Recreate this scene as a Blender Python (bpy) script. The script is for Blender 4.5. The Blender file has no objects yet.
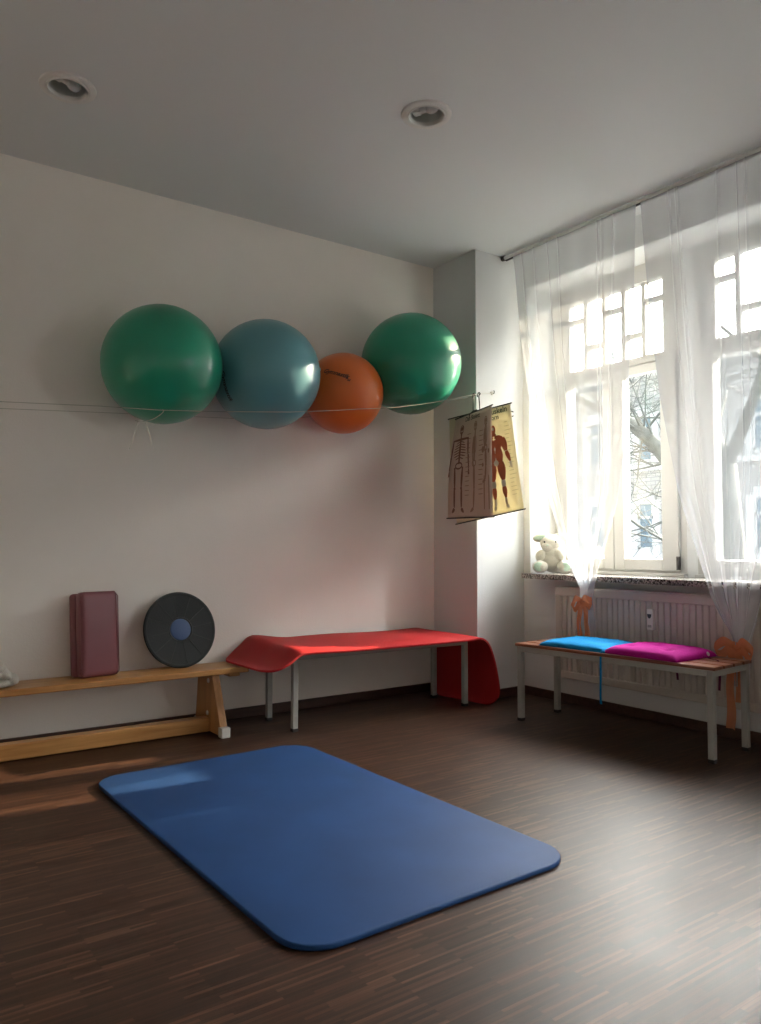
import bpy, bmesh, math, random
from mathutils import Vector, Matrix, noise
random.seed(7)
scn = bpy.context.scene
C = scn.collection
R = math.radians
PI = math.pi

# ------------------------------------------------------------------ materials
def new_mat(name):
    m = bpy.data.materials.new(name); m.use_nodes = True
    nt = m.node_tree
    b = nt.nodes['Principled BSDF']
    return m, nt, b

def mat(name, col, rough=.5, metal=0., spec=.5, noise_amt=0., nscale=20., bump=0., bscale=60., coat=0., sheen=0., emis=None, stretch=None):
    m, nt, b = new_mat(name)
    b.inputs['Roughness'].default_value = rough
    b.inputs['Metallic'].default_value = metal
    b.inputs['Specular IOR Level'].default_value = spec
    b.inputs['Coat Weight'].default_value = coat
    b.inputs['Sheen Weight'].default_value = sheen
    b.inputs['Base Color'].default_value = (*col, 1)
    tc = nt.nodes.new('ShaderNodeTexCoord')
    mp = nt.nodes.new('ShaderNodeMapping'); nt.links.new(tc.outputs['Object'], mp.inputs['Vector'])
    if stretch: mp.inputs['Scale'].default_value = stretch
    if noise_amt > 0:
        n = nt.nodes.new('ShaderNodeTexNoise'); n.inputs['Scale'].default_value = nscale; n.inputs['Detail'].default_value = 5
        nt.links.new(mp.outputs[0], n.inputs['Vector'])
        r = nt.nodes.new('ShaderNodeValToRGB')
        r.color_ramp.elements[0].position = .3; r.color_ramp.elements[1].position = .7
        r.color_ramp.elements[0].color = (*[max(0, c*(1-noise_amt)) for c in col], 1)
        r.color_ramp.elements[1].color = (*[min(1, c*(1+noise_amt)) for c in col], 1)
        nt.links.new(n.outputs['Fac'], r.inputs['Fac']); nt.links.new(r.outputs['Color'], b.inputs['Base Color'])
    if bump > 0:
        n2 = nt.nodes.new('ShaderNodeTexNoise'); n2.inputs['Scale'].default_value = bscale; n2.inputs['Detail'].default_value = 4
        nt.links.new(mp.outputs[0], n2.inputs['Vector'])
        bp = nt.nodes.new('ShaderNodeBump'); bp.inputs['Strength'].default_value = bump; bp.inputs['Distance'].default_value = .01
        nt.links.new(n2.outputs['Fac'], bp.inputs['Height']); nt.links.new(bp.outputs['Normal'], b.inputs['Normal'])
    return m

M = {}
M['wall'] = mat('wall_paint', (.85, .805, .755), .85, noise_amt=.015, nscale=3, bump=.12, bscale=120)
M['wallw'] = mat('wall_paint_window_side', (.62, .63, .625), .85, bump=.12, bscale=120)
M['ceil'] = mat('ceiling_paint', (.70, .71, .71), .9, bump=.05, bscale=150)
M['white'] = mat('white_lacquer', (.80, .78, .72), .35)
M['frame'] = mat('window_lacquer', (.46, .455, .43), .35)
M['radiator'] = mat('radiator_enamel', (.52, .475, .43), .38)
M['plastic'] = mat('white_plastic', (.72, .70, .66), .4)
M['darkplastic'] = mat('dark_plastic', (.02, .02, .022), .4)
M['black'] = mat('black_print', (.015, .012, .012), .6)
M['steel'] = mat('grey_painted_steel', (.36, .36, .33), .42, metal=.0, noise_amt=.03)
M['chrome'] = mat('brushed_metal', (.66, .66, .65), .38, metal=.55)
M['silver'] = mat('silver_lacquer', (.62, .62, .60), .3, coat=.3)
M['darkmetal'] = mat('dark_metal', (.08, .075, .07), .35, metal=.8)
M['reflector'] = mat('reflector_metal', (.62, .62, .60), .3, metal=.8)
M['bulb'] = mat('bulb_glass', (.55, .56, .55), .12, spec=.8, coat=.5)
M['ring'] = mat('lamp_ring', (.72, .70, .67), .35)
M['rubber'] = mat('black_rubber', (.012, .012, .013), .6)
M['whiterubber'] = mat('white_rubber', (.62, .60, .56), .6)
M['green'] = mat('green_vinyl', (.014, .27, .16), .32, noise_amt=.05, nscale=4, coat=.15, spec=.5)
M['teal'] = mat('blue_vinyl', (.10, .29, .33), .34, noise_amt=.05, nscale=4, coat=.2)
M['orange'] = mat('orange_vinyl', (.66, .14, .02), .36, noise_amt=.05, nscale=4, coat=.12)
M['plug'] = mat('valve_plug', (.8, .8, .76), .4)
M['bluemat'] = mat('blue_foam', (.013, .050, .155), .6, spec=.2, noise_amt=.12, nscale=3.5, bump=.08, bscale=400)
M['redmat'] = mat('red_foam', (.38, .015, .017), .6, spec=.25, noise_amt=.07, nscale=4, bump=.06, bscale=300)
M['purple'] = mat('mauve_vinyl', (.20, .058, .070), .38, noise_amt=.06, nscale=6)
M['disc'] = mat('disc_rubber', (.022, .025, .026), .6, spec=.3, bump=.15, bscale=200)
M['dischub'] = mat('disc_hub', (.035, .075, .19), .5)
M['cord'] = mat('cord', (.50, .48, .42), .8)
M['bluecush'] = mat('blue_cotton', (.008, .24, .56), .9, noise_amt=.05, nscale=30, bump=.2, bscale=500, spec=.15)
M['pinkcush'] = mat('magenta_cotton', (.40, .006, .22), .9, noise_amt=.05, nscale=30, bump=.2, bscale=500, spec=.15)
M['purplestrap'] = mat('purple_tape', (.10, .005, .05), .8)
M['bunny'] = mat('cream_plush', (.62, .60, .51), .95, noise_amt=.06, nscale=60, bump=.8, bscale=260, sheen=.6)
M['bunnygreen'] = mat('mint_plush', (.48, .64, .52), .95, bump=.6, bscale=260, sheen=.5)
M['towel'] = mat('white_towel', (.72, .68, .60), .95, bump=.8, bscale=420, sheen=.5)
M['paper_grey'] = None

def wood(name, c1, c2, scale=1., rough=.4, axis='X', glossy=.5):
    m, nt, b = new_mat(name)
    tc = nt.nodes.new('ShaderNodeTexCoord'); mp = nt.nodes.new('ShaderNodeMapping')
    nt.links.new(tc.outputs['Object'], mp.inputs['Vector'])
    s = {'X': (1.2, 22, 22), 'Y': (22, 1.2, 22), 'Z': (22, 22, 1.2)}[axis]
    mp.inputs['Scale'].default_value = tuple(v*scale for v in s)
    n = nt.nodes.new('ShaderNodeTexNoise'); n.inputs['Scale'].default_value = 2.; n.inputs['Detail'].default_value = 8
    n.inputs['Distortion'].default_value = .6
    nt.links.new(mp.outputs[0], n.inputs['Vector'])
    r = nt.nodes.new('ShaderNodeValToRGB'); r.color_ramp.elements[0].position = .3; r.color_ramp.elements[1].position = .72
    r.color_ramp.elements[0].color = (*c1, 1); r.color_ramp.elements[1].color = (*c2, 1)
    nt.links.new(n.outputs['Fac'], r.inputs['Fac']); nt.links.new(r.outputs['Color'], b.inputs['Base Color'])
    b.inputs['Roughness'].default_value = rough; b.inputs['Specular IOR Level'].default_value = glossy
    return m
M['honey'] = wood('honey_pine', (.36, .16, .045), (.56, .29, .10), 1., .32)
M['honeyZ'] = wood('honey_pine_upright', (.30, .13, .035), (.48, .23, .08), 1., .38, 'Z')
M['slat'] = wood('red_brown_slat', (.17, .055, .028), (.30, .11, .055), 1., .30, 'Y')
M['base'] = wood('dark_skirting', (.045, .022, .016), (.085, .042, .030), 1., .4)

def floor_mat():
    m, nt, b = new_mat('dark_strip_parquet')
    tc = nt.nodes.new('ShaderNodeTexCoord')
    br = nt.nodes.new('ShaderNodeTexBrick')
    br.inputs['Scale'].default_value = 1.
    br.inputs['Brick Width'].default_value = .18; br.inputs['Row Height'].default_value = .0105
    br.inputs['Mortar Size'].default_value = .0006; br.inputs['Mortar Smooth'].default_value = .3
    br.inputs['Color1'].default_value = (0, 0, 0, 1); br.inputs['Color2'].default_value = (1, 1, 1, 1)
    br.inputs['Mortar'].default_value = (0, 0, 0, 1); br.offset = .37; br.offset_frequency = 3
    nt.links.new(tc.outputs['Object'], br.inputs['Vector'])
    ramp = nt.nodes.new('ShaderNodeValToRGB')
    e = ramp.color_ramp.elements
    e[0].position = 0.; e[0].color = (.022, .0088, .0045, 1)
    e[1].position = 1.; e[1].color = (.098, .047, .026, 1)
    q = ramp.color_ramp.elements.new(.55); q.color = (.037, .0155, .0082, 1)
    q = ramp.color_ramp.elements.new(.82); q.color = (.060, .026, .0135, 1)
    nt.links.new(br.outputs['Color'], ramp.inputs['Fac'])
    mp = nt.nodes.new('ShaderNodeMapping'); mp.inputs['Scale'].default_value = (3, 90, 1)
    nt.links.new(tc.outputs['Object'], mp.inputs['Vector'])
    n = nt.nodes.new('ShaderNodeTexNoise'); n.inputs['Scale'].default_value = 2; n.inputs['Detail'].default_value = 6
    nt.links.new(mp.outputs[0], n.inputs['Vector'])
    mx = nt.nodes.new('ShaderNodeMixRGB'); mx.blend_type = 'MULTIPLY'; mx.inputs['Fac'].default_value = .75
    r2 = nt.nodes.new('ShaderNodeValToRGB'); r2.color_ramp.elements[0].color = (.55, .55, .55, 1); r2.color_ramp.elements[1].color = (1.45, 1.4, 1.35, 1)
    r2.color_ramp.elements[0].position = .3; r2.color_ramp.elements[1].position = .7
    nt.links.new(n.outputs['Fac'], r2.inputs['Fac'])
    nt.links.new(ramp.outputs['Color'], mx.inputs['Color1']); nt.links.new(r2.outputs['Color'], mx.inputs['Color2'])
    nt.links.new(mx.outputs['Color'], b.inputs['Base Color'])
    n3 = nt.nodes.new('ShaderNodeTexNoise'); n3.inputs['Scale'].default_value = 2.2; n3.inputs['Detail'].default_value = 4
    nt.links.new(tc.outputs['Object'], n3.inputs['Vector'])
    mr = nt.nodes.new('ShaderNodeMapRange'); mr.inputs['To Min'].default_value = .38; mr.inputs['To Max'].default_value = .50
    nt.links.new(n3.outputs['Fac'], mr.inputs['Value']); nt.links.new(mr.outputs[0], b.inputs['Roughness'])
    b.inputs['Specular IOR Level'].default_value = .34
    bp = nt.nodes.new('ShaderNodeBump'); bp.inputs['Strength'].default_value = .18; bp.inputs['Distance'].default_value = .002
    nt.links.new(br.outputs['Color'], bp.inputs['Height']); nt.links.new(bp.outputs['Normal'], b.inputs['Normal'])
    return m
M['floor'] = floor_mat()

def granite():
    m, nt, b = new_mat('speckled_granite')
    tc = nt.nodes.new('ShaderNodeTexCoord')
    v = nt.nodes.new('ShaderNodeTexVoronoi'); v.inputs['Scale'].default_value = 130
    nt.links.new(tc.outputs['Object'], v.inputs['Vector'])
    r = nt.nodes.new('ShaderNodeValToRGB'); r.color_ramp.interpolation = 'CONSTANT'
    r.color_ramp.elements[0].color = (.035, .032, .03, 1); r.color_ramp.elements[1].position = .3; r.color_ramp.elements[1].color = (.18, .16, .15, 1)
    q = r.color_ramp.elements.new(.62); q.color = (.42, .39, .36, 1)
    sp = nt.nodes.new('ShaderNodeSeparateColor'); nt.links.new(v.outputs['Color'], sp.inputs[0])
    nt.links.new(sp.outputs[0], r.inputs['Fac']); nt.links.new(r.outputs['Color'], b.inputs['Base Color'])
    b.inputs['Roughness'].default_value = .18
    return m
M['granite'] = granite()

def glass_mat():
    m = bpy.data.materials.new('window_glass'); m.use_nodes = True; nt = m.node_tree
    for n in list(nt.nodes): nt.nodes.remove(n)
    o = nt.nodes.new('ShaderNodeOutputMaterial'); t = nt.nodes.new('ShaderNodeBsdfTransparent'); g = nt.nodes.new('ShaderNodeBsdfGlossy')
    t.inputs['Color'].default_value = (.97, .985, .98, 1); g.inputs['Roughness'].default_value = .02
    lw = nt.nodes.new('ShaderNodeLayerWeight'); lw.inputs['Blend'].default_value = .5
    pw = nt.nodes.new('ShaderNodeMath'); pw.operation = 'POWER'; pw.inputs[1].default_value = 5; nt.links.new(lw.outputs['Facing'], pw.inputs[0])
    fr = nt.nodes.new('ShaderNodeMath'); fr.operation = 'MULTIPLY_ADD'; fr.inputs[1].default_value = .95; fr.inputs[2].default_value = .04; nt.links.new(pw.outputs[0], fr.inputs[0])
    mx = nt.nodes.new('ShaderNodeMixShader')
    nt.links.new(fr.outputs[0], mx.inputs[0]); nt.links.new(t.outputs[0], mx.inputs[1]); nt.links.new(g.outputs[0], mx.inputs[2])
    nt.links.new(mx.outputs[0], o.inputs['Surface'])
    return m
M['glass'] = glass_mat()

def sheer(name, col, open_, trans=.55):
    m = bpy.data.materials.new(name); m.use_nodes = True; nt = m.node_tree
    for n in list(nt.nodes): nt.nodes.remove(n)
    o = nt.nodes.new('ShaderNodeOutputMaterial'); tp = nt.nodes.new('ShaderNodeBsdfTransparent')
    df = nt.nodes.new('ShaderNodeBsdfDiffuse'); tl = nt.nodes.new('ShaderNodeBsdfTranslucent')
    df.inputs['Color'].default_value = (*col, 1); tl.inputs['Color'].default_value = (*col, 1)
    a = nt.nodes.new('ShaderNodeMixShader'); a.inputs[0].default_value = trans
    nt.links.new(df.outputs[0], a.inputs[1]); nt.links.new(tl.outputs[0], a.inputs[2])
    # thin yarns: the fabric closes up where it is seen at a slant
    lw = nt.nodes.new('ShaderNodeLayerWeight'); lw.inputs['Blend'].default_value = .35
    mr = nt.nodes.new('ShaderNodeMapRange'); mr.inputs['To Min'].default_value = open_; mr.inputs['To Max'].default_value = open_*.25
    nt.links.new(lw.outputs['Facing'], mr.inputs['Value'])
    b = nt.nodes.new('ShaderNodeMixShader')
    nt.links.new(mr.outputs[0], b.inputs[0]); nt.links.new(a.outputs[0], b.inputs[1]); nt.links.new(tp.outputs[0], b.inputs[2])
    nt.links.new(b.outputs[0], o.inputs['Surface'])
    return m
M['sheer'] = sheer('white_voile', (.84, .86, .90), .66, .09)
M['hem'] = sheer('white_voile_hem', (.84, .86, .90), .52, .07)
M['ribbon'] = sheer('orange_organza', (.78, .30, .15), .12, .4)

def paper(name, col):
    m = bpy.data.materials.new(name); m.use_nodes = True; nt = m.node_tree
    b = nt.nodes['Principled BSDF']; b.inputs['Base Color'].default_value = (*col, 1); b.inputs['Roughness'].default_value = .55
    tl = nt.nodes.new('ShaderNodeBsdfTranslucent'); tl.inputs['Color'].default_value = (*col, 1)
    mx = nt.nodes.new('ShaderNodeMixShader'); mx.inputs[0].default_value = .3
    nt.links.new(b.outputs[0], mx.inputs[1]); nt.links.new(tl.outputs[0], mx.inputs[2])
    nt.links.new(mx.outputs[0], nt.nodes['Material Output'].inputs['Surface'])
    return m
M['papera'] = paper('chart_paper_beige', (.60, .50, .43))
M['paperb'] = paper('chart_paper_yellow', (.70, .66, .49))
M['bone'] = mat('printed_bone', (.20, .10, .07), .7)
M['bonelight'] = mat('printed_bone_light', (.33, .22, .16), .7)
M['muscle'] = mat('printed_muscle', (.48, .13, .07), .7)
M['tendon'] = mat('printed_tendon', (.52, .50, .45), .7)
M['ink'] = mat('printed_ink', (.06, .07, .06), .7)
M['faintink'] = mat('printed_caption', (.42, .40, .27), .7)
M['bark'] = mat('bark', (.075, .08, .072), .9, noise_amt=.3, nscale=8)
M['stone'] = mat('pale_stucco', (.55, .55, .54), .9)
M['extglass'] = mat('dark_glass', (.13, .20, .25), .15, spec=.7)
M['curtain_far'] = mat('far_curtain', (.30, .32, .36), .9)
M['ground'] = mat('street_asphalt', (.22, .22, .22), .9)
M['roof'] = mat('roof_tiles', (.30, .12, .07), .8, noise_amt=.1)

def brick():
    m, nt, b = new_mat('pale_brick')
    tc = nt.nodes.new('ShaderNodeTexCoord'); mp = nt.nodes.new('ShaderNodeMapping')
    nt.links.new(tc.outputs['Object'], mp.inputs['Vector']); mp.inputs['Rotation'].default_value = (0, R(90), R(90))
    br = nt.nodes.new('ShaderNodeTexBrick'); br.inputs['Scale'].default_value = 1.
    br.inputs['Brick Width'].default_value = .34; br.inputs['Row Height'].default_value = .13; br.inputs['Mortar Size'].default_value = .012
    br.inputs['Color1'].default_value = (.36, .35, .33, 1); br.inputs['Color2'].default_value = (.44, .43, .41, 1); br.inputs['Mortar'].default_value = (.22, .22, .22, 1)
    sw = nt.nodes.new('ShaderNodeSeparateXYZ'); cb = nt.nodes.new('ShaderNodeCombineXYZ')
    nt.links.new(tc.outputs['Object'], sw.inputs[0]); nt.links.new(sw.outputs['Y'], cb.inputs['X']); nt.links.new(sw.outputs['Z'], cb.inputs['Y'])
    nt.links.new(cb.outputs[0], br.inputs['Vector']); nt.nodes.remove(mp)
    nt.links.new(br.outputs['Color'], b.inputs['Base Color']); b.inputs['Roughness'].default_value = .9
    return m
M['brick'] = brick()

# ------------------------------------------------------------------ mesh helpers
def obj(name, bm, m, parent=None, smooth=False, bevel=0., weld=False, auto=None, loc=None):
    me = bpy.data.meshes.new(name)
    bmesh.ops.recalc_face_normals(bm, faces=bm.faces)
    if smooth:
        for f in bm.faces: f.smooth = True
    bm.to_mesh(me); bm.free()
    mats = m if isinstance(m, (list, tuple)) else [m]
    for q in mats: me.materials.append(q)
    o = bpy.data.objects.new(name, me); C.objects.link(o)
    if parent: o.parent = parent
    if loc: o.location = loc
    if auto is not None:
        me.shade_smooth() if hasattr(me, 'shade_smooth') else None
        for e in me.edges: pass
        me.set_sharp_from_angle(angle=R(auto))
    if bevel > 0:
        md = o.modifiers.new('bevel', 'BEVEL'); md.width = bevel; md.segments = 3; md.limit_method = 'ANGLE'; md.angle_limit = R(35)
    return o

def empty(name, loc=(0, 0, 0), rz=0., rx=0., ry=0.):
    o = bpy.data.objects.new(name, None); C.objects.link(o); o.location = loc; o.rotation_euler = (rx, ry, rz)
    o.empty_display_size = .1
    return o
def tag(o, label, cat, group=None, kind=None):
    o['label'] = label; o['category'] = cat
    if group: o['group'] = group
    if kind: o['kind'] = kind
    return o
def struct(o): o['kind'] = 'structure'; return o

def box(bm, x0, x1, y0, y1, z0, z1, mtx=None, mi=0):
    vs = [bm.verts.new(p) for p in ((x0, y0, z0), (x1, y0, z0), (x1, y1, z0), (x0, y1, z0), (x0, y0, z1), (x1, y0, z1), (x1, y1, z1), (x0, y1, z1))]
    if mtx:
        for v in vs: v.co = mtx @ v.co
    fs = [bm.faces.new([vs[i] for i in q]) for q in ((0, 3, 2, 1), (4, 5, 6, 7), (0, 1, 5, 4), (1, 2, 6, 5), (2, 3, 7, 6), (3, 0, 4, 7))]
    for f in fs: f.material_index = mi
    return vs
def B(*a, **k):
    bm = bmesh.new(); box(bm, *a, **k); return bm

def frames(pts):
    pts = [Vector(p) for p in pts]; out = []
    n = None
    for i, p in enumerate(pts):
        t = (pts[min(i+1, len(pts)-1)] - pts[max(i-1, 0)]).normalized()
        if n is None:
            a = Vector((0, 0, 1)) if abs(t.z) < .9 else Vector((1, 0, 0))
            n = t.cross(a).normalized()
        else:
            n = (n - t*n.dot(t)).normalized()
        out.append((p, t, n, t.cross(n)))
    return out
def tube(bm, pts, r, seg=10, cap=True):
    fr = frames(pts); rings = []
    for i, (p, t, n, b) in enumerate(fr):
        rr = r[i] if isinstance(r, (list, tuple)) else r
        rings.append([bm.verts.new(p + (n*math.cos(a) + b*math.sin(a))*rr) for a in [2*PI*k/seg for k in range(seg)]])
    for a, c in zip(rings, rings[1:]):
        for k in range(seg): bm.faces.new((a[k], a[(k+1) % seg], c[(k+1) % seg], c[k]))
    if cap:
        bm.faces.new(rings[0][::-1]); bm.faces.new(rings[-1])
def smooth_pts(pts, n=6):
    pts = [Vector(p) for p in pts]; out = []
    P_ = [pts[0]] + pts + [pts[-1]]
    for i in range(1, len(P_)-2):
        a, b, c, d = P_[i-1:i+3]
        for k in range(n):
            t = k/n
            out.append(.5*((2*b) + (c-a)*t + (2*a-5*b+4*c-d)*t*t + (-a+3*b-3*c+d)*t**3))
    out.append(pts[-1]); return out
def lathe(bm, prof, seg=48, mtx=None, closed=False):
    rings = []
    for r, z in prof:
        if r < 1e-6: rings.append([bm.verts.new((0, 0, z))])
        else: rings.append([bm.verts.new((r*math.cos(2*PI*k/seg), r*math.sin(2*PI*k/seg), z)) for k in range(seg)])
    pairs = list(zip(rings, rings[1:]))
    if closed: pairs.append((rings[-1], rings[0]))
    for a, c in pairs:
        for k in range(seg):
            k2 = (k+1) % seg
            if len(a) == 1 and len(c) == 1: continue
            if len(a) == 1: bm.faces.new((a[0], c[k], c[k2]))
            elif len(c) == 1: bm.faces.new((a[k], a[k2], c[0]))
            else: bm.faces.new((a[k], a[k2], c[k2], c[k]))
    if mtx:
        for ring in rings:
            for v in ring: v.co = mtx @ v.co
def ellipsoid(bm, c, r, seg=24, rings=14, rot=None):
    vs0 = len(bm.verts)
    mt = Matrix.Translation(c) @ (rot.to_4x4() if rot else Matrix.Identity(4)) @ Matrix.Diagonal((*r, 1))
    bmesh.ops.create_uvsphere(bm, u_segments=seg, v_segments=rings, radius=1, matrix=mt)
def sheet(bm, rows, thick=None, closed_u=False):
    """rows: list of lists of points -> quad grid"""
    g = [[bm.verts.new(p) for p in r] for r in rows]
    for a, c in zip(g, g[1:]):
        n = len(a)
        for k in range(n if closed_u else n-1):
            bm.faces.new((a[k], a[(k+1) % n], c[(k+1) % n], c[k]))
    return g
def lerp(a, b, t): return a + (b-a)*t
def interp(tab, z):
    tab = sorted(tab)
    if z <= tab[0][0]: return tab[0][1]
    if z >= tab[-1][0]: return tab[-1][1]
    for (a, va), (b, vb) in zip(tab, tab[1:]):
        if a <= z <= b: return lerp(va, vb, (z-a)/(b-a))
def sstep(a, b, x):
    t = max(0, min(1, (x-a)/(b-a))); return t*t*(3-2*t)

def copy_tree(o, parent=None):
    c = o.copy(); C.objects.link(c); c.parent = parent
    for ch in list(o.children): copy_tree(ch, c)
    return c

# ------------------------------------------------------------------ room shell
XL, XW, YB, YF, ZC = -1.9, 3.83, 4.16, -2.1, 2.95
PX, PY = 3.40, 3.72            # pier corner
XG = 4.08                      # room side face of the window frames
XO = 4.30                      # outside face of the wall
struct(obj('floor', B(XL, XO, YF, YB, -.06, 0), M['floor']))

LIGHTS = [(.763, 3.384), (2.139, 2.661)]
def ceiling():
    bm = bmesh.new(); rc = .088; s = .25
    xs = sorted({XL, XO, *[v for x, y in LIGHTS for v in (x-s, x+s)]}); ys = sorted({YF, YB, *[v for x, y in LIGHTS for v in (y-s, y+s)]})
    for i in range(len(xs)-1):
        for j in range(len(ys)-1):
            cx, cy = (xs[i]+xs[i+1])/2, (ys[j]+ys[j+1])/2
            if any(abs(cx-x) < 1e-4 and abs(cy-y) < 1e-4 for x, y in LIGHTS):
                N = 48; ci = []; sq = []
                for k in range(N):
                    a = 2*PI*k/N; dx, dy = math.cos(a), math.sin(a); m = max(abs(dx), abs(dy))
                    ci.append(bm.verts.new((cx+rc*dx, cy+rc*dy, ZC))); sq.append(bm.verts.new((cx+s*dx/m, cy+s*dy/m, ZC)))
                for k in range(N):
                    bm.faces.new((ci[k], ci[(k+1) % N], sq[(k+1) % N], sq[k]))
                up = [bm.verts.new(v.co + Vector((0, 0, .16))) for v in ci]
                for k in range(N): bm.faces.new((ci[k], ci[(k+1) % N], up[(k+1) % N], up[k]))
            else:
                bm.faces.new([bm.verts.new(p) for p in ((xs[i], ys[j], ZC), (xs[i+1], ys[j], ZC), (xs[i+1], ys[j+1], ZC), (xs[i], ys[j+1], ZC))])
    # slab above, so no daylight comes through the lamp holes
    box(bm, XL-.1, XO, YF-.1, YB+.1, ZC+.2, ZC+.3)
    for a in ((XL-.1, XL, YF-.1, YB+.1), (XL, XO, YB, YB+.1), (XL, XO, YF-.1, YF)): box(bm, *a, ZC, ZC+.2)
    return obj('ceiling', bm, M['ceil'])
struct(ceiling())
struct(obj('wall_back', B(XL-.1, XO, YB, YB+.12, -.06, ZC), M['wall']))
struct(obj('wall_left', B(XL-.12, XL, YF-.12, YB+.12, -.06, ZC), M['wall']))
struct(obj('wall_front', B(XL-.1, XO, YF-.12, YF, -.06, ZC), M['wall']))
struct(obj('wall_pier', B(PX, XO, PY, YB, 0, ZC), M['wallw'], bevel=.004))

# window wall with two recesses (the second one, out of view, is added for more daylight)
Z0, Z1 = .812, 2.757
RA = (1.914, 3.66); RB = (-1.35, .74)
bm = bmesh.new()
box(bm, XW, XO, YF, PY, -.06, Z0-.032)
box(bm, XW, XO, YF, PY, Z1, ZC+.2)
for a, b in ((YF, RB[0]), (RB[1], RA[0]), (RA[1], PY)): box(bm, XW, XO, a, b, Z0-.032, Z1)
for r_, mid in ((RA, 2.617), (RB, sum(RB)/2)):
    box(bm, XG, XO, mid-.033, mid+.033, Z0-.032, Z1)
    box(bm, XG-.0, XO, r_[0], r_[1], Z0-.032, Z0)      # masonry under the frames
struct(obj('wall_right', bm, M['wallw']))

# skirting boards
def skirt(name, x0, x1, y0, y1): return struct(obj(name, B(x0, x1, y0, y1, 0, .056), M['base'], bevel=.004))
skirt('baseboard_back', XL, PX, YB-.016, YB); skirt('baseboard_pier', PX-.016, PX, PY-.016, YB-.016)
skirt('baseboard_front_of_pier', PX, XW, PY-.016, PY); skirt('baseboard_right', XW-.016, XW, YF, PY-.016)
skirt('baseboard_left', XL, XL+.016, YF, YB-.016)
for o in list(C.objects):
    if o.name == 'baseboard_front_of_pier': o.name = 'baseboard_corner'

# granite window sills (one slab per recess)
def sill(n, y0, y1):
    o = obj('trim_%d' % n, B(XW-.125, XG+.0, y0, y1, Z0-.032, Z0), M['granite'], bevel=.003)
    return struct(o)
def sill_shape(n, ra, over):
    bm = bmesh.new()
    box(bm, XW-.125, XW, ra[0]-over[0], ra[1]+over[1], Z0-.032, Z0)
    box(bm, XW, XG, ra[0], ra[1], Z0-.032, Z0)
    return struct(obj('trim_%d' % n, bm, M['granite']))
sill_shape(1, RA, (.02, -.04)); sill_shape(2, RB, (.02, .02))

# ------------------------------------------------------------------ windows
def window(n, y1, W=1.01):
    """y1 = left (far) edge of the frame, 1.01 m wide to y0"""
    y0 = y1-W; one = W < .8      # one casement or two
    w = struct(empty('window_%d' % n, (XG, y0, Z0)))
    L = lambda y: y-y0
    def par(name, bm, m, p=w, **k): return obj(name, bm, m, p, **k)
    D = .075
    za, zb = 0, Z1-Z0
    tr0, tr1 = 2.112-Z0, 2.172-Z0
    bm = bmesh.new()
    box(bm, 0, D, 0, .045, za, zb); box(bm, 0, D, W-.045, W, za, zb)
    box(bm, 0, D, .045, W-.045, za, .035); box(bm, 0, D, .045, W-.045, 2.646-Z0, zb)
    box(bm, 0, D, .045, W-.045, tr0, tr1)
    box(bm, -.035, .0, .0, W, .0, .018)                         # rain bar
    box(bm, -.014, .0, .02, W-.02, tr0+.016, tr0+.034)            # bead on the transom
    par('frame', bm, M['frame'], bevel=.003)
    # upper light: five vertical panes, cross bars at alternating heights
    yl, yr = .865-.0, .155-.0                                    # L of pane edges (from y0)
    yl, yr = W-.125, (.125 if one else .155)
    up0, up1 = tr1+.012, 2.646-Z0
    bm = bmesh.new(); e = .02
    box(bm, e, D-.005, .045, yr, tr1, up1); box(bm, e, D-.005, yl, W-.045, tr1, up1)
    box(bm, e, D-.005, yr, yl, tr1, up0)
    n_ = 3 if one else 5; bar = .030; pw = ((yl-yr)-bar*(n_-1))/n_
    for k in range(1, n_):
        a = yr + k*pw + (k-1)*bar
        box(bm, e, D-.005, a, a+bar, up0, up1)
    for k in range(n_):
        a = yr + k*(pw+bar)
        zz = (2.525 if k % 2 == 0 else 2.326) - Z0
        box(bm, e+.002, D-.007, a, a+pw, zz-.015, zz+.015)
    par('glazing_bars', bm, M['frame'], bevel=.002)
    par('upper_pane', B(.045, .050, yr-.005, yl+.005, up0-.005, up1+.005), M['glass'])
    # two casements
    mid = .507
    for s, (a, b) in enumerate([(.045, W-.045)] if one else [(.045, mid-.002), (mid+.002, W-.045)]):
        bm = bmesh.new(); z0, z1 = .033, tr0+.004; e = -.018
        if one: p0, p1 = yr, yl
        elif s == 0: p0, p1 = yr, mid-.077
        else: p0, p1 = mid+.077, yl
        if s == 0: a_ = .05
        zb0, zb1 = .914-Z0, 2.069-Z0
        box(bm, e, .055, a, p0, z0, z1); box(bm, e, .055, p1, b, z0, z1)
        box(bm, e, .055, p0, p1, z0, zb0); box(bm, e, .055, p0, p1, zb1, z1)
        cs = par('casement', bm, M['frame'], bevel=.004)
        par('pane', B(.030, .036, p0-.006, p1+.006, zb0-.006, zb1+.006), M['glass'], cs)
        yy = a if s == 0 else b
        for zz in (.075,):
            bm = bmesh.new(); tube(bm, [(-.028, yy, zz-.03), (-.028, yy, zz+.04)], .007, 10)
            box(bm, -.026, -.017, yy-.012, yy+.012, zz-.035, zz+.045)
            par('hinge', bm, M['darkmetal'], cs, bevel=.001)
    return w
window(1, RA[1]); window(2, RA[0]+.67, .67)
window(3, RB[1]); window(4, RB[0]+1.01)  # unseen pair, added to bring more daylight into the room

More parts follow.
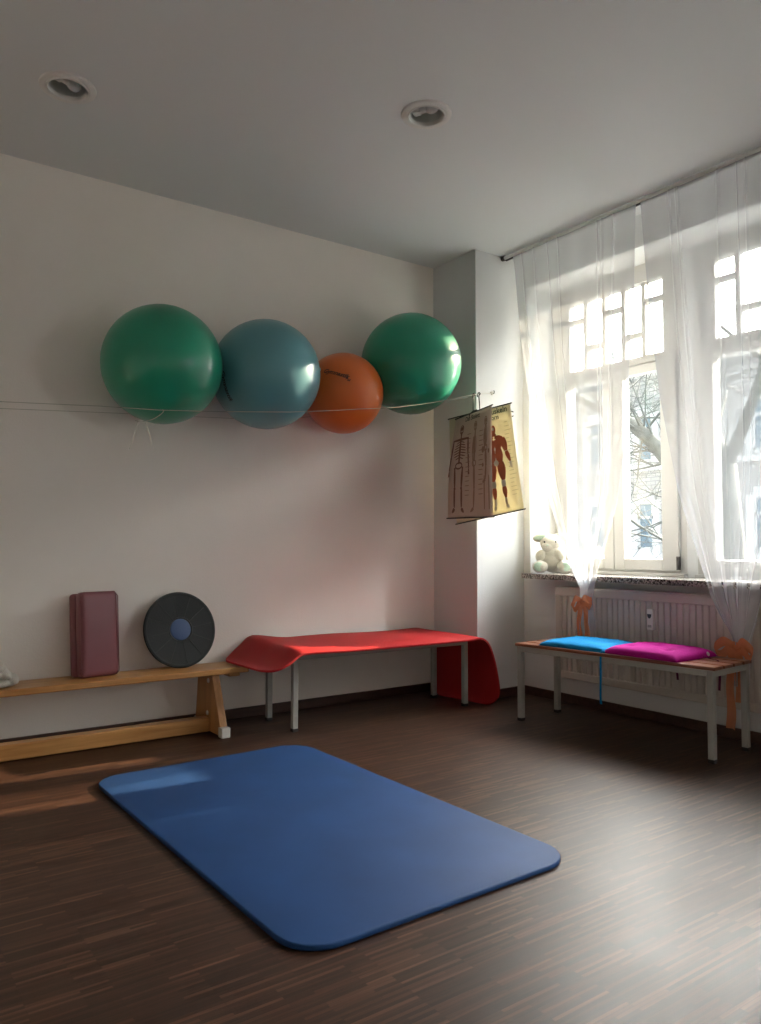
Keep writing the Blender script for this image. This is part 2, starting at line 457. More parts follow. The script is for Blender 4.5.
# ------------------------------------------------------------------ ceiling lamps
def downlight(x, y, label, rz):
    t = tag(empty('ceiling_downlight', (x, y, ZC), rz), label, 'ceiling light', 'recessed ceiling downlights')
    bm = bmesh.new(); lathe(bm, [(.115, 0), (.113, -.008), (.103, -.012), (.088, -.010), (.086, 0.0), (.086, .012), (.115, .0)][:-1], 56)
    obj('outer_ring', bm, M['ring'], t, auto=40)
    bm = bmesh.new(); lathe(bm, [(.0865, .0), (.0865, -.010), (.083, -.014), (.079, -.012), (.076, .004)], 56)
    obj('inner_ring', bm, M['ring'], t, auto=40)
    bm = bmesh.new(); lathe(bm, [(.076, .004), (.074, .03), (.064, .065), (.040, .095), (.018, .108), (0, .11)], 56)
    obj('reflector', bm, M['reflector'], t, smooth=True)
    bm = bmesh.new(); tube(bm, [(-.058, 0, .022), (.030, 0, .022)], [.013, .013], 14)
    ellipsoid(bm, (.028, 0, .022), (.032, .024, .024), 20, 12); box(bm, -.062, -.03, -.016, .016, .01, .05)
    obj('bulb', bm, M['bulb'], t, auto=40)
    return t
downlight(*LIGHTS[0], 'round recessed downlight at the far left of the ceiling', R(25))
downlight(*LIGHTS[1], 'round recessed downlight in the middle of the ceiling, nearer the window', R(-60))

# ------------------------------------------------------------------ blue exercise mat
def rrect(w, h, r, n=14):
    out = []
    for cx, cy, a0 in ((w/2-r, h/2-r, 0), (-w/2+r, h/2-r, 90), (-w/2+r, -h/2+r, 180), (w/2-r, -h/2+r, 270)):
        for k in range(n+1):
            a = R(a0+90*k/n); out.append((cx+r*math.cos(a), cy+r*math.sin(a)))
    return out
bm = bmesh.new(); H = .016
prev = None
for (ins, z) in ((.003, 0.0), (0, .003), (0, H-.004), (.0015, H-.001), (.005, H)):
    ring = [bm.verts.new((x, y, z)) for x, y in rrect(1.012-2*ins, 1.735-2*ins, .125-ins)]
    if prev:
        for k in range(len(ring)): bm.faces.new((prev[k], prev[(k+1) % len(ring)], ring[(k+1) % len(ring)], ring[k]))
    else: bm.faces.new(ring[::-1])
    prev = ring
bm.faces.new(prev)
o = obj('exercise_mat', bm, M['bluemat'], auto=50, loc=(1.425, 2.528, 0.0005)); o.rotation_euler.z = R(.9)
tag(o, 'large blue foam exercise mat lying flat on the dark wooden floor', 'exercise mat')

# ------------------------------------------------------------------ exercise balls
from mathutils.bvhtree import BVHTree
def sphere_text(name, txt, size, c_dir, u_hint, rr, m, parent, shear=.2, rotdeg=0., squash=1.):
    cu = bpy.data.curves.new(name+'_tmp', 'FONT'); cu.body = txt; cu.size = size; cu.align_x = 'CENTER'; cu.align_y = 'CENTER'; cu.shear = shear
    cu.offset = size*.03
    to = bpy.data.objects.new(name+'_tmp', cu); C.objects.link(to)
    dg = bpy.context.evaluated_depsgraph_get(); me = bpy.data.meshes.new_from_object(to.evaluated_get(dg))
    bpy.data.objects.remove(to)
    n = Vector(c_dir).normalized(); u = Vector(u_hint); u = (u-n*u.dot(n)).normalized(); v = n.cross(u)
    a = R(rotdeg); u, v = u*math.cos(a)+v*math.sin(a), v*math.cos(a)-u*math.sin(a)
    for q in me.vertices:
        p = (n*rr + u*q.co.x + v*q.co.y*squash).normalized()*(rr+.0008); q.co = p
    me.name = name; me.materials.clear(); me.materials.append(m)
    o = bpy.data.objects.new(name, me); C.objects.link(o); o.parent = parent
    return o
def ball(x, y, z, r, m, label, plug_dir, squish=1.0):
    t = tag(empty('exercise_ball', (x, y, z)), label, 'exercise ball', 'exercise balls held along the wall by a cord')
    bm = bmesh.new(); bmesh.ops.create_uvsphere(bm, u_segments=96, v_segments=64, radius=r)
    for v in bm.verts:
        zz = v.co.z/r
        # faint moulded rings round the poles
        k = 1 + (.0022*math.sin(zz*60) if abs(zz) < .55 else 0)
        v.co.x *= k; v.co.y *= k
    o = obj('skin', bm, m, t, smooth=True); o.rotation_euler = (R(90), 0, R(20))
    if plug_dir:
        d = Vector(plug_dir).normalized(); bm = bmesh.new()
        mt = d.to_track_quat('Z', 'Y').to_matrix().to_4x4()
        lathe(bm, [(0, r+.004), (.006, r+.004), (.008, r+.002), (.008, r-.004)], 20, mt)
        obj('valve_plug', bm, M['plug'], t, auto=40)
    return t
g1 = ball(1.354, 3.852, 1.926, .3035, M['green'], 'large green exercise ball at the left end of the row on the wall', (.5, .7, -.5))
b1 = ball(1.944, 3.853, 1.951, .303, M['teal'], 'large grey-blue shiny exercise ball between the green and the orange one', (.80, -.56, .10))
o1 = ball(2.490, 3.906, 1.916, .2425, M['orange'], 'small orange exercise ball, the smallest of the row', (0, .8, -.6))
g2 = ball(2.955, 3.838, 2.146, .317, M['green'], 'large green exercise ball at the right end, beside the window pier', (.3, .8, -.5))
sphere_text('printed_logo', 'Gymnastik', .038, (-.655, -.69, .305), (.65, -.62, -.36), .2425, M['black'], o1, .3, 4)
sphere_text('printed_logo', 'Ball', .020, (-.44, -.88, .14), (.65, -.62, -.36), .2425, M['black'], o1, .3, 0)
sphere_text('printed_logo', 'Gymnastik', .040, (-.905, -.235, -.36), (.15, .05, -1), .303, M['black'], b1, .3, 0)

# ------------------------------------------------------------------ cords
YC = 3.648
cf = [(-1.9, 3.66, 1.52), (.50, YC, 1.6155), (.80, YC, 1.6325), (.985, YC, 1.6435), (1.26, YC, 1.653), (1.38, YC, 1.662), (1.60, YC, 1.679), (1.84, YC, 1.702),
      (1.99, YC-.002, 1.716), (2.14, YC, 1.736), (2.30, YC, 1.758), (2.45, YC, 1.781), (2.58, YC, 1.797), (2.72, YC, 1.819), (2.88, YC, 1.852), (3.04, YC-.002, 1.889), (3.12, 3.635, 1.910),
      (3.27, 3.60, 1.948), (3.34, 3.63, 1.966), (3.545, 3.712, 2.006)]
bm = bmesh.new(); tube(bm, cf, .0017, 6)
# knot and two loose ends under the left green ball
tube(bm, smooth_pts([(1.285, 3.645, 1.657), (1.28, 3.635, 1.640), (1.235, 3.64, 1.605), (1.18, 3.65, 1.588), (1.155, 3.66, 1.595)]), .0017, 6)
tube(bm, smooth_pts([(1.165, 3.655, 1.595), (1.155, 3.66, 1.53), (1.13, 3.66, 1.455)]), .0011, 5)
tube(bm, smooth_pts([(1.20, 3.65, 1.590), (1.225, 3.655, 1.53), (1.24, 3.66, 1.47)]), .0011, 5)
o = obj('front_cord', bm, M['cord'], smooth=True); tag(o, 'thin pale cord stretched in front of the four balls, knotted under the left one', 'cord')
bm = bmesh.new(); tube(bm, [(-1.9, 4.12, 1.58), (.637, 4.09, 1.661), (1.211, 4.088, 1.694), (1.836, 4.088, 1.727), (2.295, 4.10, 1.775), (2.9, 4.08, 1.892), (3.4, 3.80, 1.975)], .0016, 6)
o = obj('rear_cord', bm, M['cord'], smooth=True); tag(o, 'second thin cord running behind the balls, close to the wall', 'cord')
# hook on the pier that both cords end at
t = tag(empty('cord_hook', (3.54, PY, 2.008)), 'small white wall hook at the pier where the front cord ends', 'hook')
bm = bmesh.new(); lathe(bm, [(0, .012), (.012, .012), (.014, .008), (.014, 0), (0, 0)], 20, Matrix.Rotation(R(90), 4, 'X')); obj('plate', bm, M['plastic'], t, auto=40)
bm = bmesh.new(); tube(bm, smooth_pts([(0, -.008, 0), (0, -.022, -.004), (0, -.026, .006), (0, -.02, .014)]), .0028, 8); obj('hook_arm', bm, M['darkmetal'], t, smooth=True)

# ------------------------------------------------------------------ anatomy charts
def chart(name, TL, TR, BL, BR, bulge, paper_m, rail_m, art, label, hook_top, hook2=None, group='anatomy charts hanging on the cord'):
    TL, TR, BL, BR = map(Vector, (TL, TR, BL, BR)); org = (TL+TR)/2
    t = tag(empty(name, org), label, 'wall chart', group)
    nrm = ((TR-TL).cross(BL-TL)).normalized()
    if nrm.dot(-org) < 0: nrm = -nrm                # towards the room
    W_ = (TR-TL).length; H_ = (BL-TL).length
    def P(u, v, off=0.):
        p = TL.lerp(TR, u).lerp(BL.lerp(BR, u), v)
        return p + nrm*(bulge*math.sin(v*PI)*(.6+.4*math.cos(u*3)) + off) - org
    bm = bmesh.new(); sheet(bm, [[P(i/12, j/24) for i in range(13)] for j in range(25)])
    o = obj('paper', bm, paper_m, t, smooth=True)
    s = o.modifiers.new('thick', 'SOLIDIFY'); s.thickness = .0006; s.offset = -1
    for a, b, rn in ((TL, TR, 'top_rail'), (BL, BR, 'bottom_rail')):
        bm = bmesh.new(); d = (b-a).normalized()*.012; tube(bm, [a-org-d, b-org+d], .0042, 8); obj(rn, bm, rail_m, t, auto=40)
    # printed shapes: tapered limbs given in chart coordinates (u 0..1, v 0..1)
    for pname, m, shapes in art:
        bm = bmesh.new(); fat = 1.7 if 'skeleton' in pname else 1.15
        for sh in shapes:
            if sh[0] == 'l':      # limb: x0,y0,x1,y1,w0,w1
                _, x0, y0, x1, y1, w0, w1 = sh; w0 *= fat; w1 *= fat
                dx, dy = (x1-x0)*W_, (y1-y0)*H_; ln = math.hypot(dx, dy) or 1; px, py = -dy/ln, dx/ln
                n = 5; rows = []
                for k in range(n+1):
                    f = k/n; w = lerp(w0, w1, f)*(.75+.5*math.sin(f*PI)); cx, cy = lerp(x0, x1, f), lerp(y0, y1, f)
                    rows.append([P(cx+s_*px*w/W_, cy+s_*py*w/H_, .0009) for s_ in (-1, 1)])
                sheet(bm, rows)
            elif sh[0] == 'e':    # ellipse x,y,rx,ry (metres)
                _, x, y, rx, ry = sh
                bm.faces.new([bm.verts.new(P(x+rx*math.cos(a)/W_, y+ry*math.sin(a)/H_, .0012)) for a in [2*PI*k/16 for k in range(16)]])
            elif sh[0] == 'h':    # hollow ellipse
                _, x, y, rx, ry, th = sh
                N = 20
                g = [[bm.verts.new(P(x+(rx-q)*math.cos(2*PI*k/N)/W_, y+(ry-q)*math.sin(2*PI*k/N)/H_, .0013)) for k in range(N)] for q in (0, th)]
                for k in range(N): bm.faces.new((g[0][k], g[0][(k+1) % N], g[1][(k+1) % N], g[1][k]))
            elif sh[0] == 't':    # text
                _, x, y, size, s_ = sh
                cu = bpy.data.curves.new('tmp', 'FONT'); cu.body = s_; cu.size = size; cu.offset = size*.02; cu.align_x = 'CENTER'
                to = bpy.data.objects.new('tmp', cu); C.objects.link(to)
                me = bpy.data.meshes.new_from_object(to.evaluated_get(bpy.context.evaluated_depsgraph_get())); bpy.data.objects.remove(to)
                vs = [bm.verts.new(P(x+q.co.x/W_, y-q.co.y/H_, .0012)) for q in me.vertices]
                for f in me.polygons:
                    try: bm.faces.new([vs[i] for i in f.vertices])
                    except ValueError: pass
                bpy.data.meshes.remove(me)
        obj(pname, bm, m, t)
    # wire hooks up to the cord
    for (a, b) in hook_top:
        a, b = Vector(a), Vector(b); bm = bmesh.new()
        q = (b-a); side = (TR-TL).normalized()
        pts = [a-org, a-org+q*.5, b-org-Vector((0, 0, .012)), b-org+side*.010+Vector((0, 0, -.002)), b-org+Vector((0, 0, .008)), b-org-side*.012, b-org-side*.012-Vector((0, 0, .018))]
        tube(bm, smooth_pts(pts, 5), .0036, 8); obj('hanger_hook', bm, M['rubber'], t, smooth=True)
        bm = bmesh.new(); c = a-org
        tube(bm, smooth_pts([c-side*.05-Vector((0, 0, .028)), c-side*.04-Vector((0, 0, .006)), c+Vector((0, 0, .004)), c+side*.05+Vector((0, 0, .004))], 5), .004, 8); obj('hanger_arm', bm, M['rubber'], t, smooth=True)
    return t, P, org, nrm
def skeleton(cx, top, h, w=1., side=False, back=False):
    """figure of bones; top/h in chart v, widths in u relative to figure"""
    s = []; Y = lambda f: top+h*f; X = lambda f: cx+f*w*.15
    a = s.append
    a(('h', cx, Y(.055), .020*w, .030, .007)); a(('e', cx, Y(.045), .013*w, .014)); a(('l', X(-.1), Y(.10), X(.1), Y(.10), .008, .008))
    a(('l', cx, Y(.11), cx, Y(.44), .0045, .006))
    if not side:
        a(('l', X(-1), Y(.165), X(1), Y(.165), .004, .004))
        for k in range(7):
            f = .185+k*.03; ww = [.55, .68, .76, .8, .8, .72, .5][k]
            a(('l', cx, Y(f), X(ww), Y(f+.022), .0018, .0018)); a(('l', cx, Y(f), X(-ww), Y(f+.022), .0018, .0018))
        a(('h', cx, Y(.46), .034*w, .024, .010)); 
        for q in (-1, 1):
            a(('e', X(q), Y(.17), .009, .009))
            a(('l', X(q), Y(.17), X(q*1.12), Y(.35), .0045, .004)); a(('l', X(q*1.12), Y(.35), X(q*1.30), Y(.50), .0035, .003)); a(('l', X(q*1.22), Y(.35), X(q*1.22), Y(.50), .0022, .002))
            for d in (-.08, 0, .08): a(('l', X(q*1.27), Y(.50), X(q*(1.30+d)), Y(.575), .0022, .0015))
            a(('e', X(q*.5), Y(.49), .009, .009)); a(('l', X(q*.5), Y(.49), X(q*.42), Y(.70), .005, .0055)); a(('e', X(q*.42), Y(.715), .011, .012))
            a(('l', X(q*.42), Y(.72), X(q*.42), Y(.93), .0045, .0035)); a(('l', X(q*.52), Y(.73), X(q*.50), Y(.92), .002, .002)); a(('l', X(q*.42), Y(.94), X(q*.72), Y(.985), .007, .004))
    else:
        a(('h', cx, Y(.26), .022*w, .060, .004)); a(('h', cx, Y(.46), .022*w, .024, .008)); a(('l', X(-.2), Y(.17), X(-.3), Y(.36), .004, .0035)); a(('l', X(-.3), Y(.36), X(0), Y(.52), .003, .002))
        a(('l', X(.0), Y(.48), X(.06), Y(.71), .005, .0055)); a(('e', X(.06), Y(.72), .009, .011)); a(('l', X(.06), Y(.73), X(-.05), Y(.94), .0045, .0035)); a(('l', X(-.05), Y(.945), X(-.5), Y(.985), .006, .003))
    return s
sk = skeleton(.24, .09, .87, 1.25) 
sk_side = skeleton(.60, .09, .87, 1., side=True) + skeleton(.86, .09, .60, .9, side=True)
extra = [('e', .80, .38, .014, .02), ('e', .93, .40, .010, .014), ('e', .80, .52, .010, .012), ('l', .83, .62, .83, .93, .003, .003), ('l', .93, .62, .93, .93, .003, .003)]
cap1 = [('l', x, y, x+.10, y, .0012, .0012) for x in (.40, .70) for y in [.2+.045*k for k in range(14)]]
chart('anatomy_chart', (3.297, 3.80, 1.822), (3.182, 3.345, 1.835), (3.277, 3.864, 1.174), (3.205, 3.363, 1.168), .018, M['papera'], M['rubber'],
      [('skeleton_front_print', M['bone'], sk), ('skeleton_side_print', M['bonelight'], sk_side+extra+cap1), ('title_print', M['ink'], [('t', .5, .065, .040, 'Das Skelett')])],
      'grey-beige anatomy chart of the skeleton, hanging in front of the yellow one', [((3.240, 3.573, 1.832), (3.270, 3.600, 1.948))])
def muscle(cx, top, h):
    s = []; t_ = []; Y = lambda f: top+h*f; X = lambda f: cx+f*.125; a = s.append; b = t_.append
    a(('e', cx, Y(.06), .020, .030)); b(('e', X(.0), Y(.05), .008, .012)); a(('l', cx, Y(.10), cx, Y(.14), .012, .016))
    for q in (-1, 1):
        a(('l', X(q*.1), Y(.15), X(q*1.0), Y(.18), .010, .014)); a(('l', X(q*.45), Y(.18), X(q*.40), Y(.30), .028, .018)); a(('l', X(q*.4), Y(.28), X(q*.45), Y(.45), .020, .020))
        a(('l', X(q*1.02), Y(.17), X(q*1.25), Y(.33), .017, .014)); a(('l', X(q*1.27), Y(.335), X(q*1.62), Y(.46), .013, .007)); b(('l', X(q*1.62), Y(.46), X(q*1.72), Y(.54), .008, .005))
        a(('l', X(q*.47), Y(.45), X(q*.60), Y(.66), .026, .015)); a(('l', X(q*.28), Y(.47), X(q*.42), Y(.64), .012, .010)); b(('l', X(q*.55), Y(.66), X(q*.56), Y(.74), .013, .012))
        a(('l', X(q*.57), Y(.74), X(q*.62), Y(.87), .015, .008)); b(('l', X(q*.60), Y(.87), X(q*.62), Y(.95), .007, .006)); b(('l', X(q*.62), Y(.955), X(q*.85), Y(.99), .009, .006))
    for k in range(5): b(('l', X(-.18), Y(.20+.045*k), X(.18), Y(.20+.045*k), .0035, .0035))
    b(('l', cx, Y(.18), cx, Y(.44), .003, .003)); b(('e', cx, Y(.455), .018, .020))
    return s, t_
ms, ts = muscle(.70, .16, .80)
caps = [('l', .87, .16+.038*k, .87+.10*(.5+.5*math.sin(k*2.3)**2), .16+.038*k, .0013, .0013) for k in range(19)]
CH2O, _p, CH2, _n = chart('anatomy_chart', (3.297, 3.868, 1.832), (3.345, 3.354, 1.865), (3.327, 3.83, 1.137), (3.428, 3.325, 1.219), .018, M['paperb'], M['rubber'],
      [('muscle_print', M['muscle'], ms), ('tendon_print', M['tendon'], ts), ('caption_print', M['faintink'], caps), ('title_print', M['ink'], [('t', .64, .062, .050, 'Körpermuskeln'), ('t', .66, .115, .042, 'von vorn')])],
      'yellow anatomy chart of the red muscle figure, hanging nearest the window', [((3.322, 3.60, 1.850), (3.345, 3.632, 1.967))])

# ------------------------------------------------------------------ curtains
def curtain(name, label, L, Rr, ztie, zbot, X0, Xt, nf, seed, ymid, wtie, ztop=2.925, side=1):
    rnd = random.Random(seed)
    t = tag(empty(name, (X0, ymid, ztop)), label, 'curtain', 'sheer white curtains tied with orange ribbons')
    org = Vector((X0, ymid, ztop))
    NU, NV = 260, 110
    ph = [rnd.uniform(0, 6.28) for _ in range(5)]; amps = [rnd.uniform(.6, 1.3) for _ in range(64)]
    creases = [rnd.uniform(.05, .95) for _ in range(7)]
    def pt(u, z):
        yl, yr = interp(L, z), interp(Rr, z)
        w = abs(yl-yr)
        full = abs(interp(L, ztop)-interp(Rr, ztop))
        g = 1 - min(1, w/full)                       # 0 open .. 1 gathered
        uu = u + .018*math.sin(2*PI*u*3+ph[0]+z*.7) + .006*math.sin(2*PI*u*7+ph[1])
        edge = min(1, u/.04, (1-u)/.04)
        uu = lerp(u, uu, edge)
        y = lerp(yl, yr, uu)
        a = lerp(.0035, .028, g**1.3)*(1 if z < ztop-.12 else lerp(.45, 1, (ztop-z)/.12))
        k = uu*nf
        am = amps[int(k*1.0) % 64]*(1-(k % 1)) + amps[(int(k)+1) % 64]*(k % 1)
        x = a*am*math.sin(2*PI*k + .5*math.sin(z*1.7+ph[2]))
        x += .25*a*g*math.sin(2*PI*k*2.3+ph[3]+z*.6)
        for c in creases:                            # ironed creases
            d = (u-c)/.0055; x -= .005*math.exp(-d*d)*(1-g*.6)
        # round bundle near the tie
        gg = sstep(.80, 1, g/ (1-wtie/full)) if full else 0
        x += gg*.012*math.cos(2*PI*u)
        xx = lerp(X0, Xt, sstep(0, 1, (ztop-z)/(ztop-ztie))) + x
        return Vector((xx, y, z)) - org
    zs = [ztop - (ztop-zbot)*(j/NV) for j in range(NV+1)]
    bm = bmesh.new(); sheet(bm, [[pt(i/NU, z) for i in range(NU+1)] for z in zs])
    obj('fabric', bm, M['sheer'], t, smooth=True)
    # header tape and side hems: a second layer of the same voile
    bm = bmesh.new()
    off = Vector((.003, 0, 0))
    sheet(bm, [[pt(i/NU, ztop-.075*j/3)+off for i in range(NU+1)] for j in range(4)])
    obj('header_band', bm, M['hem'], t, smooth=True)
    bm = bmesh.new()
    for u0, u1 in ((0, .022), (.978, 1)):
        sheet(bm, [[pt(lerp(u0, u1, i/4), z)+off for i in range(5)] for z in zs])
    obj('side_hem', bm, M['hem'], t, smooth=True)
    return t
L1 = [(2.925, 3.615), (2.82, 3.598), (2.4, 3.56), (2.133, 3.522), (1.724, 3.447), (1.378, 3.365), (1.04, 3.249), (.824, 3.154), (.742, 3.108), (.665, 3.088), (.60, 3.100), (.42, 3.165)]
R1 = [(2.925, 2.650), (2.379, 2.675), (2.103, 2.712), (1.922, 2.728), (1.562, 2.766), (1.241, 2.831), (.976, 2.927), (.763, 3.014), (.665, 3.040), (.60, 3.028), (.42, 2.99)]
curtain('sheer_curtain', 'left sheer white curtain tied with an orange ribbon beside the plush rabbit', L1, R1, .665, .42, 3.64, 3.672, 4.5, 3, 3.1, .05)
L2 = [(2.925, 2.618), (2.184, 2.569), (1.812, 2.531), (1.555, 2.489), (1.282, 2.442), (1.015, 2.361), (.723, 2.268), (.621, 2.215), (.53, 2.158), (.485, 2.140), (.42, 2.15), (.30, 2.16)]
R2 = [(2.925, 1.62), (2.184, 1.66), (1.812, 1.70), (1.555, 1.74), (1.282, 1.80), (1.015, 1.895), (.855, 1.965), (.61, 2.040), (.53, 2.074), (.485, 2.090), (.42, 2.09), (.30, 2.09)]
curtain('sheer_curtain', 'right sheer white curtain gathered low behind the bench end', L2, R2, .485, .30, 3.64, 3.695, 4.5, 11, 2.1, .05)

def ribbon_strip(bm, pts, w, widthdir, twist=None):
    pts = smooth_pts(pts, 8); rows = []
    for i, p in enumerate(pts):
        d = Vector(widthdir).normalized()
        f = i/(len(pts)-1)
        ww = w*(1+.10*math.sin(f*9))
        c = Vector((-.006*math.sin(f*14), 0, 0))
        rows.append([p+d*ww*(s/4-.5)+c*math.cos(s*1.5) + Vector((.004*math.sin(s*1.6+f*5), 0, 0)) for s in range(5)])
    sheet(bm, rows)
def ribbon(label, x, y, z, sc, tails, zend, loops):
    t = tag(empty('curtain_ribbon', (x, y, z)), label, 'ribbon', 'orange ribbons round the curtains')
    bm = bmesh.new()
    ring = lambda zz, r: [Vector((.030*math.cos(a)*r+.0, .036*math.sin(a)*r, zz+.003*math.sin(3*a))) for a in [2*PI*k/28 for k in range(28)]]
    sheet(bm, [ring(-.022*sc, 1.02), ring(-.008, .94), ring(.008, .93), ring(.022*sc, 1.04)], closed_u=True)
    obj('wrap', bm, M['ribbon'], t, smooth=True)
    bm = bmesh.new(); ellipsoid(bm, (-.036, 0, 0), (.012, .017, .016), 16, 10); obj('knot', bm, M['ribbon'], t, smooth=True)
    for s, (ly, lz, dz) in zip((1, -1), loops):
        bm = bmesh.new()
        ribbon_strip(bm, [(-.038, 0, .004), (-.056, s*ly*.45, lz+.012), (-.054, s*ly*.95, lz*.7+dz), (-.046, s*ly, dz-.012), (-.040, s*ly*.75, dz-.030), (-.036, s*ly*.4, -.010), (-.036, 0, -.004)], .034*sc, (0, .25*s, 1))
        obj('loop', bm, M['ribbon'], t, smooth=True)
    for (yy, ze) in tails:
        bm = bmesh.new()
        ribbon_strip(bm, [(-.038, 0, -.004), (-.044, yy*.6, -.03), (-.036, yy, (ze-z)*.4), (-.030, yy*1.05, (ze-z)*.75), (-.028, yy*1.1, ze-z)], .036*sc, (0, 1, .1))
        obj('tail', bm, M['ribbon'], t, smooth=True)
    return t
ribbon('orange organza ribbon tied in a bow round the left curtain', 3.672, 3.062, .665, 1., [(.022, .395), (-.030, .43)], .4, [(.062, .004, -.022), (.078, .012, -.004)])
ribbon('orange organza ribbon with a long tail round the right curtain, at the bench end', 3.694, 2.115, .490, 1.25, [(.035, .085), (-.012, .22)], .1, [(.105, .018, -.010), (.085, .02, -.016)])

# rod
bm = bmesh.new(); c_ = Vector((3.366, 3.364, 1.802))
tube(bm, [c_ - CH2 + Vector((.009*math.cos(R(a)), -.012*math.cos(R(a)), .016*math.sin(R(a)))) for a in range(40, 321, 20)], .0034, 8)
obj('hanger_clip', bm, M['rubber'], CH2O, smooth=True)
t = tag(empty('curtain_rod', (3.64, 3.70, 2.932)), 'thin metal curtain rod just under the ceiling above the windows', 'curtain rod')
bm = bmesh.new(); tube(bm, [(0, 0, 0), (0, -2.6, 0)], .0115, 16); obj('rod', bm, M['silver'], t, auto=40)
bm = bmesh.new(); lathe(bm, [(0, .016), (.015, .016), (.017, .010), (.017, -.012), (0, -.012)], 24, Matrix.Rotation(R(-90), 4, 'X')); obj('end_cap', bm, M['darkmetal'], t, auto=40)
bm = bmesh.new(); box(bm, .004, .014, -2.6, -.012, -.020, -.010); obj('glide_track', bm, M['darkmetal'], t)
for yy in (-.35, -1.35, -2.3):
    bm = bmesh.new(); tube(bm, [(0, yy, 0), (0, yy, .018)], .006, 10); lathe(bm, [(0, .018), (.016, .018), (.016, .014), (0, .014)], 20, Matrix.Translation((0, yy, 0))); obj('bracket', bm, M['chrome'], t, auto=40)

# ------------------------------------------------------------------ radiator
t = tag(empty('radiator', (XW, 3.36, .17)), 'long cream ribbed panel radiator under the window sill', 'radiator')
xr = 3.735-XW; Ly = 1.53; Hr = .565
bm = bmesh.new()
prof = []; y = -.035; pitch = .0385
while y > -Ly+.04:
    prof += [(xr+.004, y), (xr+.004, y-pitch*.30), (xr+.013, y-pitch*.42), (xr+.013, y-pitch*.72), (xr+.004, y-pitch*.84)]; y -= pitch
prof.append((xr+.004, y))
a = [bm.verts.new((x, yy, .045)) for x, yy in prof]; b = [bm.verts.new((x, yy, Hr-.05)) for x, yy in prof]
for k in range(len(prof)-1): bm.faces.new((a[k], a[k+1], b[k+1], b[k]))
obj('front_panel', bm, M['radiator'], t)
bm = bmesh.new(); box(bm, xr, xr+.02, -Ly, 0, Hr-.052, Hr-.004); box(bm, xr, xr+.02, -Ly, 0, .0, .046); box(bm, xr+.001, xr+.02, -.036, 0, .046, Hr-.052); box(bm, xr+.001, xr+.02, -Ly, y, .046, Hr-.052)
obj('panel_border', bm, M['radiator'], t, bevel=.005)
for ya, yb in ((-.012, 0), (-Ly, -Ly+.012)): obj('side_cover', B(xr+.02, -.018, ya, yb, .01, Hr), M['radiator'], t, bevel=.002)
bm = bmesh.new(); box(bm, xr+.004, xr+.012, -Ly, 0, Hr-.004, Hr+.004); box(bm, -.030, -.018, -Ly, 0, Hr-.004, Hr+.004)
k = 0
while k*.02 < Ly-.02: box(bm, xr+.012, -.03, -.012-k*.02, -.008-k*.02, Hr-.004, Hr+.003); k += 1
obj('top_grille', bm, M['radiator'], t)
bm = bmesh.new(); box(bm, -.030, -.018, -Ly, 0, .02, Hr-.01); box(bm, -.02, 0, -.3, -.26, .1, .4); box(bm, -.02, 0, -1.3, -1.26, .1, .4); obj('rear_panel', bm, M['radiator'], t)
t = tag(empty('heat_cost_allocator', (3.735, 2.652, .585)), 'small white heat meter with dark display on the radiator', 'heat meter')
bm = bmesh.new(); box(bm, -.022, .004, -.020, .020, -.058, .058); obj('housing', bm, M['plastic'], t, bevel=.005)
bm = bmesh.new(); vs = [bm.verts.new((-.0232, y_, z_)) for y_, z_ in ((.014, .030), (-.013, .030), (-.011, .016), (-.004, .006), (.005, .006), (.012, .016))]; bm.faces.new(vs)
r_ = bmesh.ops.extrude_face_region(bm, geom=bm.faces[:]); bmesh.ops.translate(bm, verts=[v for v in r_['geom'] if isinstance(v, bmesh.types.BMVert)], vec=(.002, 0, 0)); obj('display', bm, M['darkplastic'], t)
obj('label_strip', B(-.0228, -.020, -.012, .012, -.044, -.030), M['steel'], t)

# ------------------------------------------------------------------ benches with steel legs
def steel_bench(name, label, loc, rz, L_, W_, H_, slats=True):
    t = tag(empty(name, loc, rz), label, 'bench', None)
    T = .030; st = .018
    bm = bmesh.new(); z1 = H_-st; z0 = z1-.030
    hx, hy = W_/2, L_/2
    for s in (-1, 1):
        box(bm, s*hx-(T if s > 0 else 0), s*hx+(T if s < 0 else 0), -hy+T, hy-T, z0, z1)
        box(bm, -hx+T, hx-T, s*hy-(T if s > 0 else 0), s*hy+(T if s < 0 else 0), z0, z1)
    obj('frame', bm, M['steel'], t, bevel=.002)
    for sx in (-1, 1):
        for sy in (-1, 1):
            x0, x1 = sorted((sx*hx, sx*(hx-T))); y0, y1 = sorted((sy*hy, sy*(hy-T)))
            lg = obj('leg', B(x0, x1, y0, y1, .014, z1), M['steel'], t, bevel=.002)
            obj('foot_cap', B(x0-.001, x1+.001, y0-.001, y1+.001, 0, .018), M['rubber'], lg, bevel=.002)
    if slats:
        n = 4; gap = .014; sw = (W_+.012-gap*(n-1))/n
        for k in range(n):
            x0 = -hx-.006+k*(sw+gap)
            obj('slat', B(x0, x0+sw, -hy-.012, hy+.012, z1+.001, z1+st), M['slat'], t, bevel=.004)
    return t
steel_bench('slatted_bench', 'steel bench with red-brown wooden slats and cushions, under the window', (3.432, 2.612, 0), R(4.8), 1.15, .365, .440)
steel_bench('slatted_bench', 'steel bench hidden under the red mat along the back wall', (2.632, 3.815, 0), R(90-1.6), 1.215, .345, .428)

